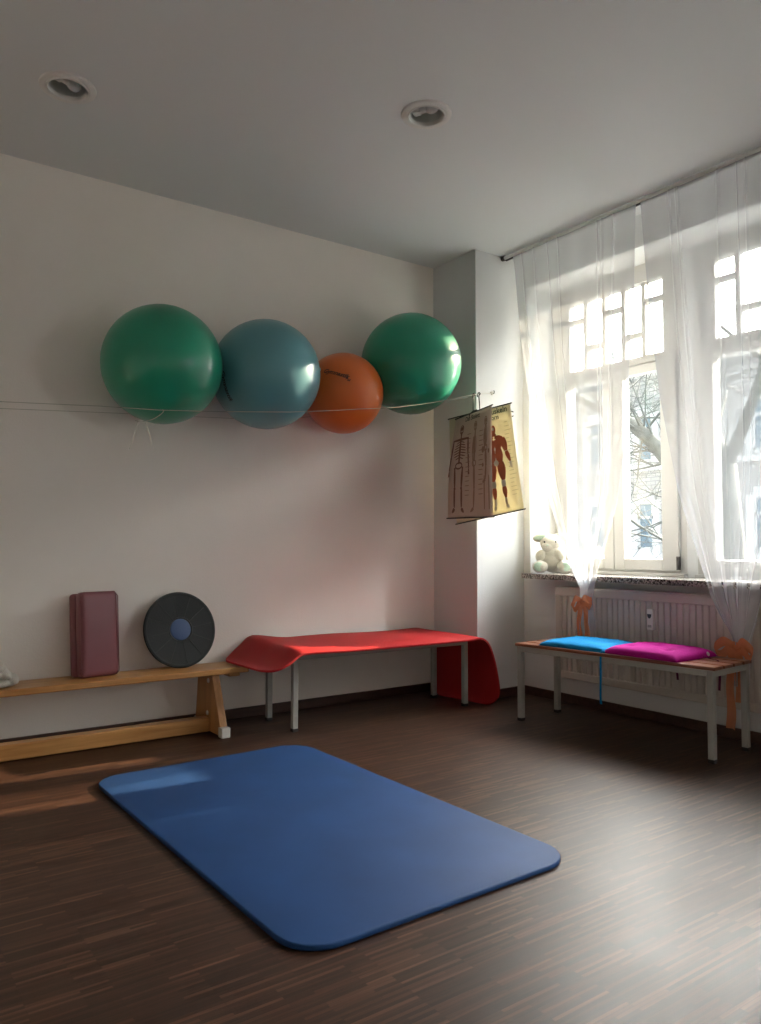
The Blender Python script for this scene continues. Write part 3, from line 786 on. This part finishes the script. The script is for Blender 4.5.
# ------------------------------------------------------------------ red mat draped over its bench
def red_mat():
    # centre-line profile (x, z) from the left end on the wooden bench to the right end on the floor
    prof = smooth_pts([(1.800, 0, .346), (1.86, 0, .352), (1.93, 0, .385), (1.985, 0, .428), (2.05, 0, .4375), (2.3, 0, .432), (2.6, 0, .430), (3.0, 0, .430), (3.17, 0, .431), (3.235, 0, .425), (3.29, 0, .388), (3.325, 0, .31), (3.35, 0, .20), (3.362, 0, .10), (3.352, 0, .030), (3.325, 0, .0065)], 10)
    ln = [0]
    for a, b in zip(prof, prof[1:]): ln.append(ln[-1]+(b-a).length)
    tot = ln[-1]; Wd = .60; rc = .12; y0 = 3.515
    def half(s):   # narrowing at the rounded corners
        d = min(s, tot-s)
        return rc - math.sqrt(max(0, rc*rc-(rc-d)**2)) if d < rc else 0
    NV = 26; rows = []; N = 150
    for i in range(N+1):
        s = tot*(.5-.5*math.cos(PI*i/N)) if True else 0
        s = tot*i/N
        if i < 14: s = tot*(14/N)*(1-math.cos(PI/2*i/14))
        if N-i < 14: s = tot - tot*(14/N)*(1-math.cos(PI/2*(N-i)/14))
        k = max(j for j in range(len(ln)) if ln[j] <= s+1e-9); k = min(k, len(prof)-2)
        f = (s-ln[k])/(ln[k+1]-ln[k]); p = prof[k].lerp(prof[k+1], f); ins = half(s)
        row = []
        for j in range(NV+1):
            v = j/NV; yy = y0+ins+(Wd-2*ins)*v
            zz = p.z; xx = p.x
            top = sstep(1.9, 2.0, xx)*(1-sstep(3.16, 3.26, xx))
            # front edge sags a little over the bench front; waves on top
            sag = max(0, 1-v/.22)
            zz -= top*.012*sag**2
            zz += top*.004*(1+math.sin(xx*7+v*3))*sstep(0, .2, v)
            # the left end bulges up toward the wall
            lb = 1-sstep(1.95, 2.25, xx)
            zz += lb*sstep(1.80, 1.95, xx)*.030*sstep(.45, .95, v)
            zz -= lb*(1-sstep(1.8, 1.95, xx))*0
            if xx < 1.93: zz -= .03*sag**1.5*sstep(1.80, 1.88, xx) * 0
            drop = 1-sstep(.02, .42, p.z)
            if s > tot*.6: xx += (v-.5)*-.035*(1-sstep(.0, .43, p.z)) 
            row.append((xx, yy-(xx-2.6)*.02, zz))
        rows.append(row)
    bm = bmesh.new(); sheet(bm, rows)
    o = obj('exercise_mat', bm, M['redmat'], smooth=True)
    sd = o.modifiers.new('thick', 'SOLIDIFY'); sd.thickness = .011; sd.offset = 1
    # make sure the thickness goes upwards
    n = o.data.polygons[len(o.data.polygons)//2].normal
    if n.z < 0: sd.offset = -1
    bv = o.modifiers.new('bevel', 'BEVEL'); bv.width = .003; bv.segments = 2; bv.angle_limit = R(50)
    return tag(o, 'red foam exercise mat draped over the steel bench along the back wall', 'exercise mat')
red_mat()

# ------------------------------------------------------------------ low wooden gym bench
t = tag(empty('gym_bench', (1.0, 3.99, 0)), 'long low honey-coloured wooden gym bench along the back wall', 'bench')
OX, OY = -1.0, -3.99
def gb(name, bm, m, **k):
    for v in bm.verts: v.co += Vector((OX, OY, 0))
    return obj(name, bm, m, t, **k)
gb('seat_board', B(-1.75, 1.865, 3.875, 4.118, .306, .338), M['honey'], bevel=.006)
gb('balance_rail', B(-1.75, 1.655, 3.915, 3.985, .006, .080), M['honey'], bevel=.006)
for xx in (1.685, -.9):
    bm = bmesh.new(); vs = []
    for x in (xx-.028, xx+.014):
        for y_, z_ in ((3.765, .0), (4.125, .0), (4.085, .306), (3.895, .306)): vs.append(bm.verts.new((x, y_, z_)))
    for q in ((0, 1, 2, 3), (7, 6, 5, 4), (0, 4, 5, 1), (1, 5, 6, 2), (2, 6, 7, 3), (3, 7, 4, 0)): bm.faces.new([vs[i] for i in q])
    bmesh.ops.translate(bm, verts=bm.verts, vec=(0, 0, .006))
    for v in bm.verts: v.co.z = min(v.co.z, .306)
    lg = gb('leg', bm, M['honeyZ'], bevel=.004)
    for ya, yb in ((3.752, 3.80), (4.085, 4.132)): fo = gb('rubber_foot', B(xx-.031, xx+.017, ya, yb, 0, .052), M['whiterubber'], bevel=.004); fo.parent = lg
    for y_, z_ in ((3.94, .272), (3.95, .10)):
        bm = bmesh.new(); lathe(bm, [(0, .006), (.010, .005), (.013, 0)], 14, Matrix.Translation((xx-.028, y_, z_)) @ Matrix.Rotation(R(-90), 4, 'Y'))
        fo = gb('bolt', bm, M['chrome'], auto=40); fo.parent = lg
gb('end_hook', B(1.765, 1.83, 3.915, 4.075, .284, .307), M['honey'], bevel=.005)

# ------------------------------------------------------------------ mauve cushion block leaning on the wall
t = tag(empty('yoga_block', (1.10, 4.015, .3385), R(9), R(-5)), 'upright mauve vinyl padded block standing on the wooden gym bench', 'padded block')
def cushion_block(w, d, h, r, puff):
    bm = bmesh.new(); bmesh.ops.create_cube(bm, size=2)
    bmesh.ops.subdivide_edges(bm, edges=bm.edges, cuts=22, use_grid_fill=True)
    half = Vector((w/2, d/2, h/2))
    for v in bm.verts:
        # more rows near the edges, then round them over
        q = Vector([math.copysign(1-(1-abs(c))**1.5, c)*hf for c, hf in zip(v.co, half)])
        inn = Vector([max(-hf+r, min(hf-r, c)) for c, hf in zip(q, half)])
        dlt = q-inn
        if dlt.length > 1e-6: q = inn + dlt.normalized()*r if max(abs(x_) for x_ in dlt) > r*.999 or True and sum(abs(x_) > 1e-6 for x_ in dlt) > 1 else q
        on = max(abs(q[i])/half[i] for i in range(3))
        px = (1-(q.x/half.x)**2)*(1-(q.z/half.z)**2); py = (1-(q.y/half.y)**2)*(1-(q.z/half.z)**2)
        q.y += puff*px*(q.y/half.y); q.x += puff*.5*py*(q.x/half.x)
        q.z += h/2; v.co = q
    return bm
o = obj('front_pad', cushion_block(.196, .068, .425, .022, .007), M['purple'], t, smooth=True, loc=(0, 0, .0)); 
o = obj('rear_pad', cushion_block(.196, .050, .418, .018, .004), M['purple'], t, smooth=True, loc=(-.010, .064, .002))
bm = bmesh.new(); tube(bm, [(x*1.0, -.030, z_) for x, z_ in [(-.080, .004), (-.096, .02), (-.098, .40), (-.08, .423), (.08, .423), (.098, .40), (.096, .02), (.080, .004)]], .0025, 6); obj('piping', bm, M['purple'], t, smooth=True)

# ------------------------------------------------------------------ wobble board disc
DB = t = tag(empty('balance_board', (1.545, 4.022, .3385), R(3), R(-12)), 'round black balance board with a blue centre leaning on the wall', 'balance board')
mt = Matrix.Translation((0, .0, .200)) @ Matrix.Rotation(R(90), 4, 'X')
bm = bmesh.new(); lathe(bm, [(0, -.012), (.185, -.012), (.197, -.008), (.2, 0), (.1975, .007), (.188, .010), (.183, .0085), (.178, .008), (.07, .008), (0, .008)], 80, mt)
obj('plate', bm, M['disc'], t, auto=30)
bm = bmesh.new()
for k in range(12):
    a = R(30*k+8); m2 = mt @ Matrix.Rotation(a, 4, 'Z'); box(bm, .064, .180, -.0016, .0016, .0075, .0105, m2)
obj('radial_rib', bm, M['darkplastic'], t)
bm = bmesh.new(); lathe(bm, [(.0, .013), (.048, .012), (.056, .009), (.058, .004), (.058, 0)], 48, mt); obj('centre_pad', bm, M['dischub'], t, auto=40)
bm = bmesh.new(); lathe(bm, [(.066, .010), (.063, .0115), (.060, .010), (.060, .005)], 48, mt); obj('hub_ring', bm, M['darkplastic'], t, auto=40)
bm = bmesh.new(); lathe(bm, [(.075, -.012), (.068, -.035), (.045, -.052), (0, -.058)], 40, mt); obj('rocker_dome', bm, M['disc'], t, smooth=True); DB.scale = (1.03, 1.03, 1.03)

# ------------------------------------------------------------------ rolled towel at the picture's left edge
def towel():
    bm = bmesh.new(); org = Vector((.62, 4.0, .339))
    for cx, cz, rx, rz, tl in ((.632, .362, .090, .0235, 0), (.690, .372, .034, .026, 10), (.600, .398, .085, .024, -4), (.655, .400, .034, .026, 20), (.615, .432, .052, .028, 8), (.585, .462, .050, .026, 15), (.560, .420, .06, .05, 0)):
        n = 7
        for k in range(n):
            f = k/(n-1)-.5; e = 1-.35*abs(2*f)**4
            ellipsoid(bm, Vector((cx+.004*math.sin(k*1.9+cx*40), 4.0+f*.17, cz)) - org, (rx*e, .030, rz*e), 20, 12, Matrix.Rotation(R(tl), 3, 'Y'))
    for v in bm.verts: v.co.z = max(v.co.z, .0015)
    o = obj('towel', bm, M['towel'], smooth=True, loc=org)
    rm = o.modifiers.new('remesh', 'REMESH'); rm.mode = 'VOXEL'; rm.voxel_size = .0035; rm.use_smooth_shade = True
    sm = o.modifiers.new('smooth', 'SMOOTH'); sm.factor = .5; sm.iterations = 6
    return tag(o, 'folded and rolled white towel at the left end of the wooden gym bench', 'towel')
towel()

# ------------------------------------------------------------------ cushions on the slatted bench
BM = Matrix.Translation((3.432, 2.612, 0)) @ Matrix.Rotation(R(4.8), 4, 'Z')
def seat_cushion(name, label, cx, cy, w, l, h, m, rz, strapm, straps, tufts, zt=.4405):
    root = BM @ Matrix.Translation((cx, cy, zt)) @ Matrix.Rotation(rz, 4, 'Z')
    t = empty(name); t.matrix_world = root
    tag(t, label, 'cushion', 'flat seat cushions on the window bench')
    bm = bmesh.new(); N = 36
    def hh(u, v):
        e = (1-abs(u)**5)*(1-abs(v)**5)
        d = 0
        for tx, ty in tufts: d += math.exp(-(((u-tx)*w/2)**2+((v-ty)*l/2)**2)/(.022**2))
        q = h*(max(0, e)**.45)*(1-.38*min(1, d)) + .0022*noise.noise(Vector((u*5+cx*9, v*5+cy*9, 0)))*e
        return q
    top = [[Vector((u*w/2*(1-.03*(1-v*v)*0), v*l/2, hh(u, v)*.96+.004)) for u in [-1+2*i/N for i in range(N+1)]] for v in [-1+2*j/N for j in range(N+1)]]
    bot = [[Vector((p.x*.985, p.y*.985, .0008)) for p in r] for r in top]
    g = sheet(bm, top); b_ = sheet(bm, bot)
    bd = [(0, i) for i in range(N)]+[(j, N) for j in range(N)]+[(N, N-i) for i in range(N)]+[(N-j, 0) for j in range(N)]
    for (a, c) in zip(bd, bd[1:]+bd[:1]): bm.faces.new((g[a[0]][a[1]], g[c[0]][c[1]], b_[c[0]][c[1]], b_[a[0]][a[1]]))
    obj('cover', bm, m, t, smooth=True)
    if tufts:
        for tx, ty in tufts:
            bm = bmesh.new(); ellipsoid(bm, (tx*w/2, ty*l/2, hh(tx, ty)*.96+.003), (.006, .006, .003), 10, 6)
            obj('tuft_button', bm, m, t, smooth=True)
    for pts in straps:
        bm = bmesh.new(); rows = [[p+Vector((0, -.006, 0)), p+Vector((0, .006, 0))] for p in smooth_pts(pts, 6)]
        sheet(bm, rows); o = obj('strap', bm, strapm, t, smooth=True)
        s = o.modifiers.new('thick', 'SOLIDIFY'); s.thickness = .002
    return t
tf = [(-.5, -.5), (-.5, .5), (.5, -.5), (.5, .5), (0, 0)]
seat_cushion('seat_cushion', 'flat bright blue seat cushion on the slatted bench, left of the pink one', .003, .215, .360, .425, .036, M['bluecush'], R(1), M['bluecush'],
             [[(-.175, -.190, .012), (-.184, -.192, .008), (-.190, -.192, -.02), (-.189, -.190, -.12), (-.190, -.188, -.22), (-.188, -.190, -.262)]], [])
c = seat_cushion('seat_cushion', 'tufted magenta seat cushion on the slatted bench, right of the blue one', .000, -.205, .366, .425, .046, M['pinkcush'], R(-3), M['purplestrap'],
             [[(.188, .02, .010), (.194, .02, -.01), (.193, .022, -.10), (.192, .018, -.15)], [(.05, -.212, .010), (.04, -.26, .004), (.03, -.302, -.002), (.03, -.306, -.05), (.03, -.302, -.14)]], tf)
bm = bmesh.new(); lathe(bm, [(0, .004), (.008, .004), (.011, .002), (.011, 0), (0, 0)], 20, Matrix.Translation((.10, -.206, .018)) @ Matrix.Rotation(R(70), 4, 'X')); obj('white_button', bm, M['plastic'], c, auto=40)

# ------------------------------------------------------------------ plush rabbit on the sill
def rabbit():
    S = 1.0
    t = tag(empty('plush_rabbit', (3.89, 3.525, Z0+.001), R(-50)), 'cream and mint plush rabbit sitting on the granite window sill', 'plush toy')
    # local frame: faces -Y (towards the viewer), x to the right, z up
    bm = bmesh.new(); E = lambda c, r, rot=None: ellipsoid(bm, c, r, 28, 18, rot)
    eul = lambda x, y_, z_: Matrix.Rotation(R(z_), 3, 'Z') @ Matrix.Rotation(R(y_), 3, 'Y') @ Matrix.Rotation(R(x), 3, 'X')
    E((0.006, .010, .082), (.068, .060, .080)); E((.012, 0, .120), (.060, .054, .060))
    E((0, -.004, .170), (.062, .056, .052)); E((-.018, -.035, .155), (.036, .030, .028))
    E((-.060, -.030, .100), (.026, .024, .036), eul(0, 20, 0)); E((.048, -.048, .108), (.026, .024, .036), eul(0, -25, 0))
    E((-.060, -.060, .038), (.042, .040, .036), eul(0, 0, 15)); E((.070, -.055, .038), (.040, .040, .038), eul(0, 0, -15))
    E((-.052, .004, .205), (.052, .014, .026), eul(0, -8, 0)); E((.060, .012, .206), (.050, .014, .024), eul(0, 14, 0))
    E((0, .065, .05), (.025, .022, .025))
    for v in bm.verts: v.co.z = max(v.co.z, 0)
    o = obj('body', bm, M['bunny'], t, smooth=True)
    rm = o.modifiers.new('remesh', 'REMESH'); rm.mode = 'VOXEL'; rm.voxel_size = .0032; rm.use_smooth_shade = True
    sm = o.modifiers.new('smooth', 'SMOOTH'); sm.factor = .6; sm.iterations = 5
    for c, r, rt in (((-.056, -.0115, .205), (.040, .006, .016), eul(0, -8, 0)), ((.064, -.0035, .206), (.038, .006, .014), eul(0, 14, 0))):
        bm = bmesh.new(); ellipsoid(bm, c, r, 20, 12, rt); obj('inner_ear', bm, M['bunnygreen'], t, smooth=True)
    for c, rt in (((-.066, -.094, .040), eul(0, 0, 15)), ((.078, -.089, .040), eul(0, 0, -15))):
        bm = bmesh.new(); ellipsoid(bm, c, (.026, .008, .026), 20, 12, rt); obj('foot_pad', bm, M['bunnygreen'], t, smooth=True)
    for x in (-.036, .024):
        bm = bmesh.new(); ellipsoid(bm, (x, -.052, .180), (.0055, .005, .0055), 14, 8); obj('eye', bm, M['rubber'], t, smooth=True)
    bm = bmesh.new(); ellipsoid(bm, (-.020, -.065, .162), (.006, .005, .004), 14, 8); obj('nose', bm, M['bunnygreen'], t, smooth=True)
    return t
rabbit().scale = (1.2, 1.2, 1.15)

# ------------------------------------------------------------------ outside: street, house, tree
o = obj('street_ground', B(XO+.6, 60, -40, 70, -4.4, -4.3), M['ground']); struct(o)
t = tag(empty('apartment_house', (22, 20, -4.3)), 'pale brick apartment house across the street, seen through the window', 'building')
FY0, FY1 = 8.6, 36.; FH = 10.9
ox, oy, oz = 22, 20, -4.3
def ext(name, bm, m, parent=None, **k):
    for v in bm.verts: v.co -= Vector((ox, oy, oz))
    return obj(name, bm, m, parent or t, **k)
wins = []
wy = [15.75+k*2.0 for k in range(-3, 9)]; wz = [k*2.91 for k in (-1, 0, 1)]
bm = bmesh.new(); box(bm, 22, 31, FY0, FY1, -4.3, FH-4.3); ext('facade', bm, M['brick'])
for y_ in wy:
    for z_ in wz:
        z0, z1 = z_+.85, z_+2.36
        bm = bmesh.new(); a, b = y_-.30, y_+.30
        box(bm, 21.90, 22.02, a-.24, a, z0-.10, z1+.12); box(bm, 21.90, 22.02, b, b+.24, z0-.10, z1+.12)
        box(bm, 21.90, 22.02, a, b, z1, z1+.34); box(bm, 21.82, 22.02, a-.42, b+.42, z0-.30, z0-.10); box(bm, 21.90, 22.02, a, b, z0-.1, z0)
        box(bm, 21.93, 22.02, a, b, z1-.50, z1-.40); box(bm, 21.93, 22.02, a, a+.07, z0, z1); box(bm, 21.93, 22.02, b-.07, b, z0, z1); box(bm, 21.93, 22.02, a, b, z0, z0+.08)
        f = ext('window', bm, M['stone'])
        ext('pane', B(21.96, 21.995, a+.05, b-.05, z0+.05, z1-.02), M['extglass'], f)
bm = bmesh.new(); box(bm, 21.6, 31.2, FY0-.3, FY1+.3, FH-4.3, FH-3.9); ext('cornice', bm, M['stone'])
bm = bmesh.new()
vs = [bm.verts.new(p) for p in ((21.6, FY0-.3, FH-3.9), (21.6, FY1+.3, FH-3.9), (31.2, FY1+.3, FH-3.9), (31.2, FY0-.3, FH-3.9), (26.4, FY0+2, FH-2.9), (26.4, FY1-2, FH-2.9))]
for q in ((0, 1, 5, 4), (1, 2, 5), (2, 3, 4, 5), (3, 0, 4)): bm.faces.new([vs[i] for i in q])
ext('roof', bm, M['roof'])

t = tag(empty('apartment_house', (22, -12, -4.3)), 'unseen house added down the street to block the sun', 'building')  # out of view, added to keep the sun off all but the first window
oy = -12
def foot_prism(x0, x1, ya, yb0, yb1, z0, z1):
    bm = bmesh.new(); g = [bm.verts.new(p) for z_ in (z0, z1) for p in ((x0, ya, z_), (x1, ya, z_), (x1, yb1, z_), (x0, yb0, z_))]
    for q in ((3, 2, 1, 0), (4, 5, 6, 7), (0, 1, 5, 4), (1, 2, 6, 5), (2, 3, 7, 6), (3, 0, 4, 7)): bm.faces.new([g[i] for i in q])
    return bm
ext('facade', foot_prism(22, 31, -26, .72, -.18, -4.3, 8.9), M['brick'])  # side wall slants along the sun's path to shape the beam
ext('cornice', foot_prism(21.8, 31.2, -26.3, .74, -.20, 8.9, 9.3), M['stone'])
bm = bmesh.new(); vs = [bm.verts.new(p) for p in ((21.8, -26.3, 9.3), (21.8, .74, 9.3), (31.2, -.20, 9.3), (31.2, -26.3, 9.3), (26.4, -24, 12.0), (26.4, -2.2, 12.0))]
for q in ((0, 1, 5, 4), (1, 2, 5), (2, 3, 4, 5), (3, 0, 4)): bm.faces.new([vs[i] for i in q])
ext('roof', bm, M['roof'])

def tree(x, y, rnd, label):
    t = tag(empty('bare_tree', (x, y, -4.3)), label, 'tree')
    tr = bmesh.new(); br = bmesh.new(); count = [0]
    def grow(bm, p, d, ln, r, depth, first=None):
        pts = [p]; rs = [r]; n = 4
        for k in range(n):
            d = (d + Vector((rnd.uniform(-.16, .16), rnd.uniform(-.16, .16), rnd.uniform(-.06, .14)))).normalized()
            p = p + d*ln/n; pts.append(p); rs.append(r*(1-.5*(k+1)/n))
        tube(bm, pts, rs, 7 if r > .03 else 4, cap=False); count[0] += 1
        if depth == 0 or r < .0035: return
        for k in range(rnd.choice((3, 4)) if depth > 1 else 4):
            i = rnd.choice((1, 2, 3, 4)); q = pts[i]
            ax_ = Vector((rnd.uniform(-1, 1), rnd.uniform(-1, 1), rnd.uniform(-1, 1))).cross(d)
            if ax_.length < .1: continue
            nd = Matrix.Rotation(R(rnd.uniform(25, 65)), 3, ax_.normalized()) @ d
            grow(br, q, nd, ln*rnd.uniform(.55, .8), rs[i]*rnd.uniform(.45, .7), depth-1)
    top = Vector((.1, .1, 6.3))
    tube(tr, [(0, 0, 0), (.03, 0, 2), (0, .06, 4), (.05, .02, 5.3), top], [.26, .21, .18, .155, .125], 14)
    # the big limb crossing the middle of the left window, slanting up to the left
    limb = smooth_pts([(0, .05, 5.0), (-.05, .55, 6.0), (.0, 1.02, 6.62), (0, 1.60, 7.10), (.1, 2.4, 7.5), (.1, 3.4, 8.3)], 5)
    tube(tr, limb, [lerp(.13, .05, i/(len(limb)-1)) for i in range(len(limb))], 10)
    for q in limb[4::2]:
        for s in range(5):
            d = Vector((rnd.uniform(-.4, .4), rnd.uniform(-.9, 1.1), rnd.uniform(-.5, 1))).normalized()
            grow(br, q, d, rnd.uniform(.9, 1.6), rnd.uniform(.010, .020), 3)
    grow(tr, top, Vector((.1, .5, 1)).normalized(), 1.8, .10, 4); grow(tr, top, Vector((0, -.7, .8)).normalized(), 1.8, .09, 4); grow(tr, Vector((0, .06, 4.6)), Vector((-.1, -.8, .55)).normalized(), 1.6, .07, 3)
    grow(tr, Vector((0, .06, 5.0)), Vector((.2, .9, .15)).normalized(), 1.7, .05, 4)
    obj('trunk', tr, M['bark'], t, smooth=True); obj('twigs', br, M['bark'], t, smooth=True)
    return t
tree(9.0, 5.25, random.Random(5), 'bare tree with a thick slanting limb outside the window')

# ------------------------------------------------------------------ light
GLOW_DIR, GLOW_POW, GLOW, BASE = (1, .12, .42), 1.9, 33., 1.05
w = bpy.data.worlds.new('sky'); scn.world = w; w.use_nodes = True; nt = w.node_tree
bg = nt.nodes['Background']
# hazy winter sky: plain brightness overhead plus a broad glow round the low sun
tc = nt.nodes.new('ShaderNodeTexCoord')
nm = nt.nodes.new('ShaderNodeVectorMath'); nm.operation = 'NORMALIZE'; nt.links.new(tc.outputs['Generated'], nm.inputs[0])
dp = nt.nodes.new('ShaderNodeVectorMath'); dp.operation = 'DOT_PRODUCT'; nt.links.new(nm.outputs[0], dp.inputs[0])
dp.inputs[1].default_value = Vector(GLOW_DIR).normalized()
mxm = nt.nodes.new('ShaderNodeMath'); mxm.operation = 'MAXIMUM'; mxm.inputs[1].default_value = 0; nt.links.new(dp.outputs['Value'], mxm.inputs[0])
pw_ = nt.nodes.new('ShaderNodeMath'); pw_.operation = 'POWER'; pw_.inputs[1].default_value = GLOW_POW; nt.links.new(mxm.outputs[0], pw_.inputs[0])
ml = nt.nodes.new('ShaderNodeMath'); ml.operation = 'MULTIPLY_ADD'; ml.inputs[1].default_value = GLOW; ml.inputs[2].default_value = BASE; nt.links.new(pw_.outputs[0], ml.inputs[0])
rp = nt.nodes.new('ShaderNodeValToRGB'); nt.links.new(pw_.outputs[0], rp.inputs['Fac'])
rp.color_ramp.elements[0].color = (.84, .92, 1, 1); rp.color_ramp.elements[1].position = .8; rp.color_ramp.elements[1].color = (1, .965, .915, 1)
nt.links.new(rp.outputs['Color'], bg.inputs['Color']); nt.links.new(ml.outputs[0], bg.inputs['Strength'])

sd = bpy.data.lights.new('sun', 'SUN'); sd.energy = 11; sd.angle = R(.8); sd.color = (1, .80, .55)
so = bpy.data.objects.new('sun', sd); C.objects.link(so)
so.rotation_euler = Vector((-1, .10, -.33)).to_track_quat('-Z', 'Y').to_euler()

for i, (a, b) in enumerate((RA, RB)):
    pl = bpy.data.lights.new('sky_portal', 'AREA'); pl.shape = 'RECTANGLE'; pl.size = b-a; pl.size_y = Z1-Z0
    pl.cycles.is_portal = True
    po = bpy.data.objects.new('sky_portal', pl); C.objects.link(po); po.location = (XO-.02, (a+b)/2, (Z0+Z1)/2)
    po.rotation_euler = Matrix(((0, 0, 1), (-1, 0, 0), (0, -1, 0))).to_euler()
    po.rotation_euler = Vector((-1, 0, 0)).to_track_quat('-Z', 'Z').to_euler()

# ------------------------------------------------------------------ camera
cd = bpy.data.cameras.new('camera'); cam = bpy.data.objects.new('camera', cd); C.objects.link(cam)
cam.location = (0, 0, 1.0); cam.rotation_euler = (R(90+2.45), 0, R(-35.3))
cd.sensor_fit = 'VERTICAL'; cd.sensor_height = 24; cd.lens = 24*770/1024
cd.clip_start = .05; cd.clip_end = 200
scn.camera = cam

vs_ = scn.view_settings
vs_.view_transform = 'Standard'; vs_.look = 'None'; vs_.gamma = 1; vs_.exposure = 1.2; vs_.use_curve_mapping = False
scn.cycles.use_denoising = True
scn.cycles.max_bounces = 14; scn.cycles.diffuse_bounces = 8; scn.cycles.transparent_max_bounces = 24; scn.cycles.glossy_bounces = 4
scn.cycles.sample_clamp_indirect = 6
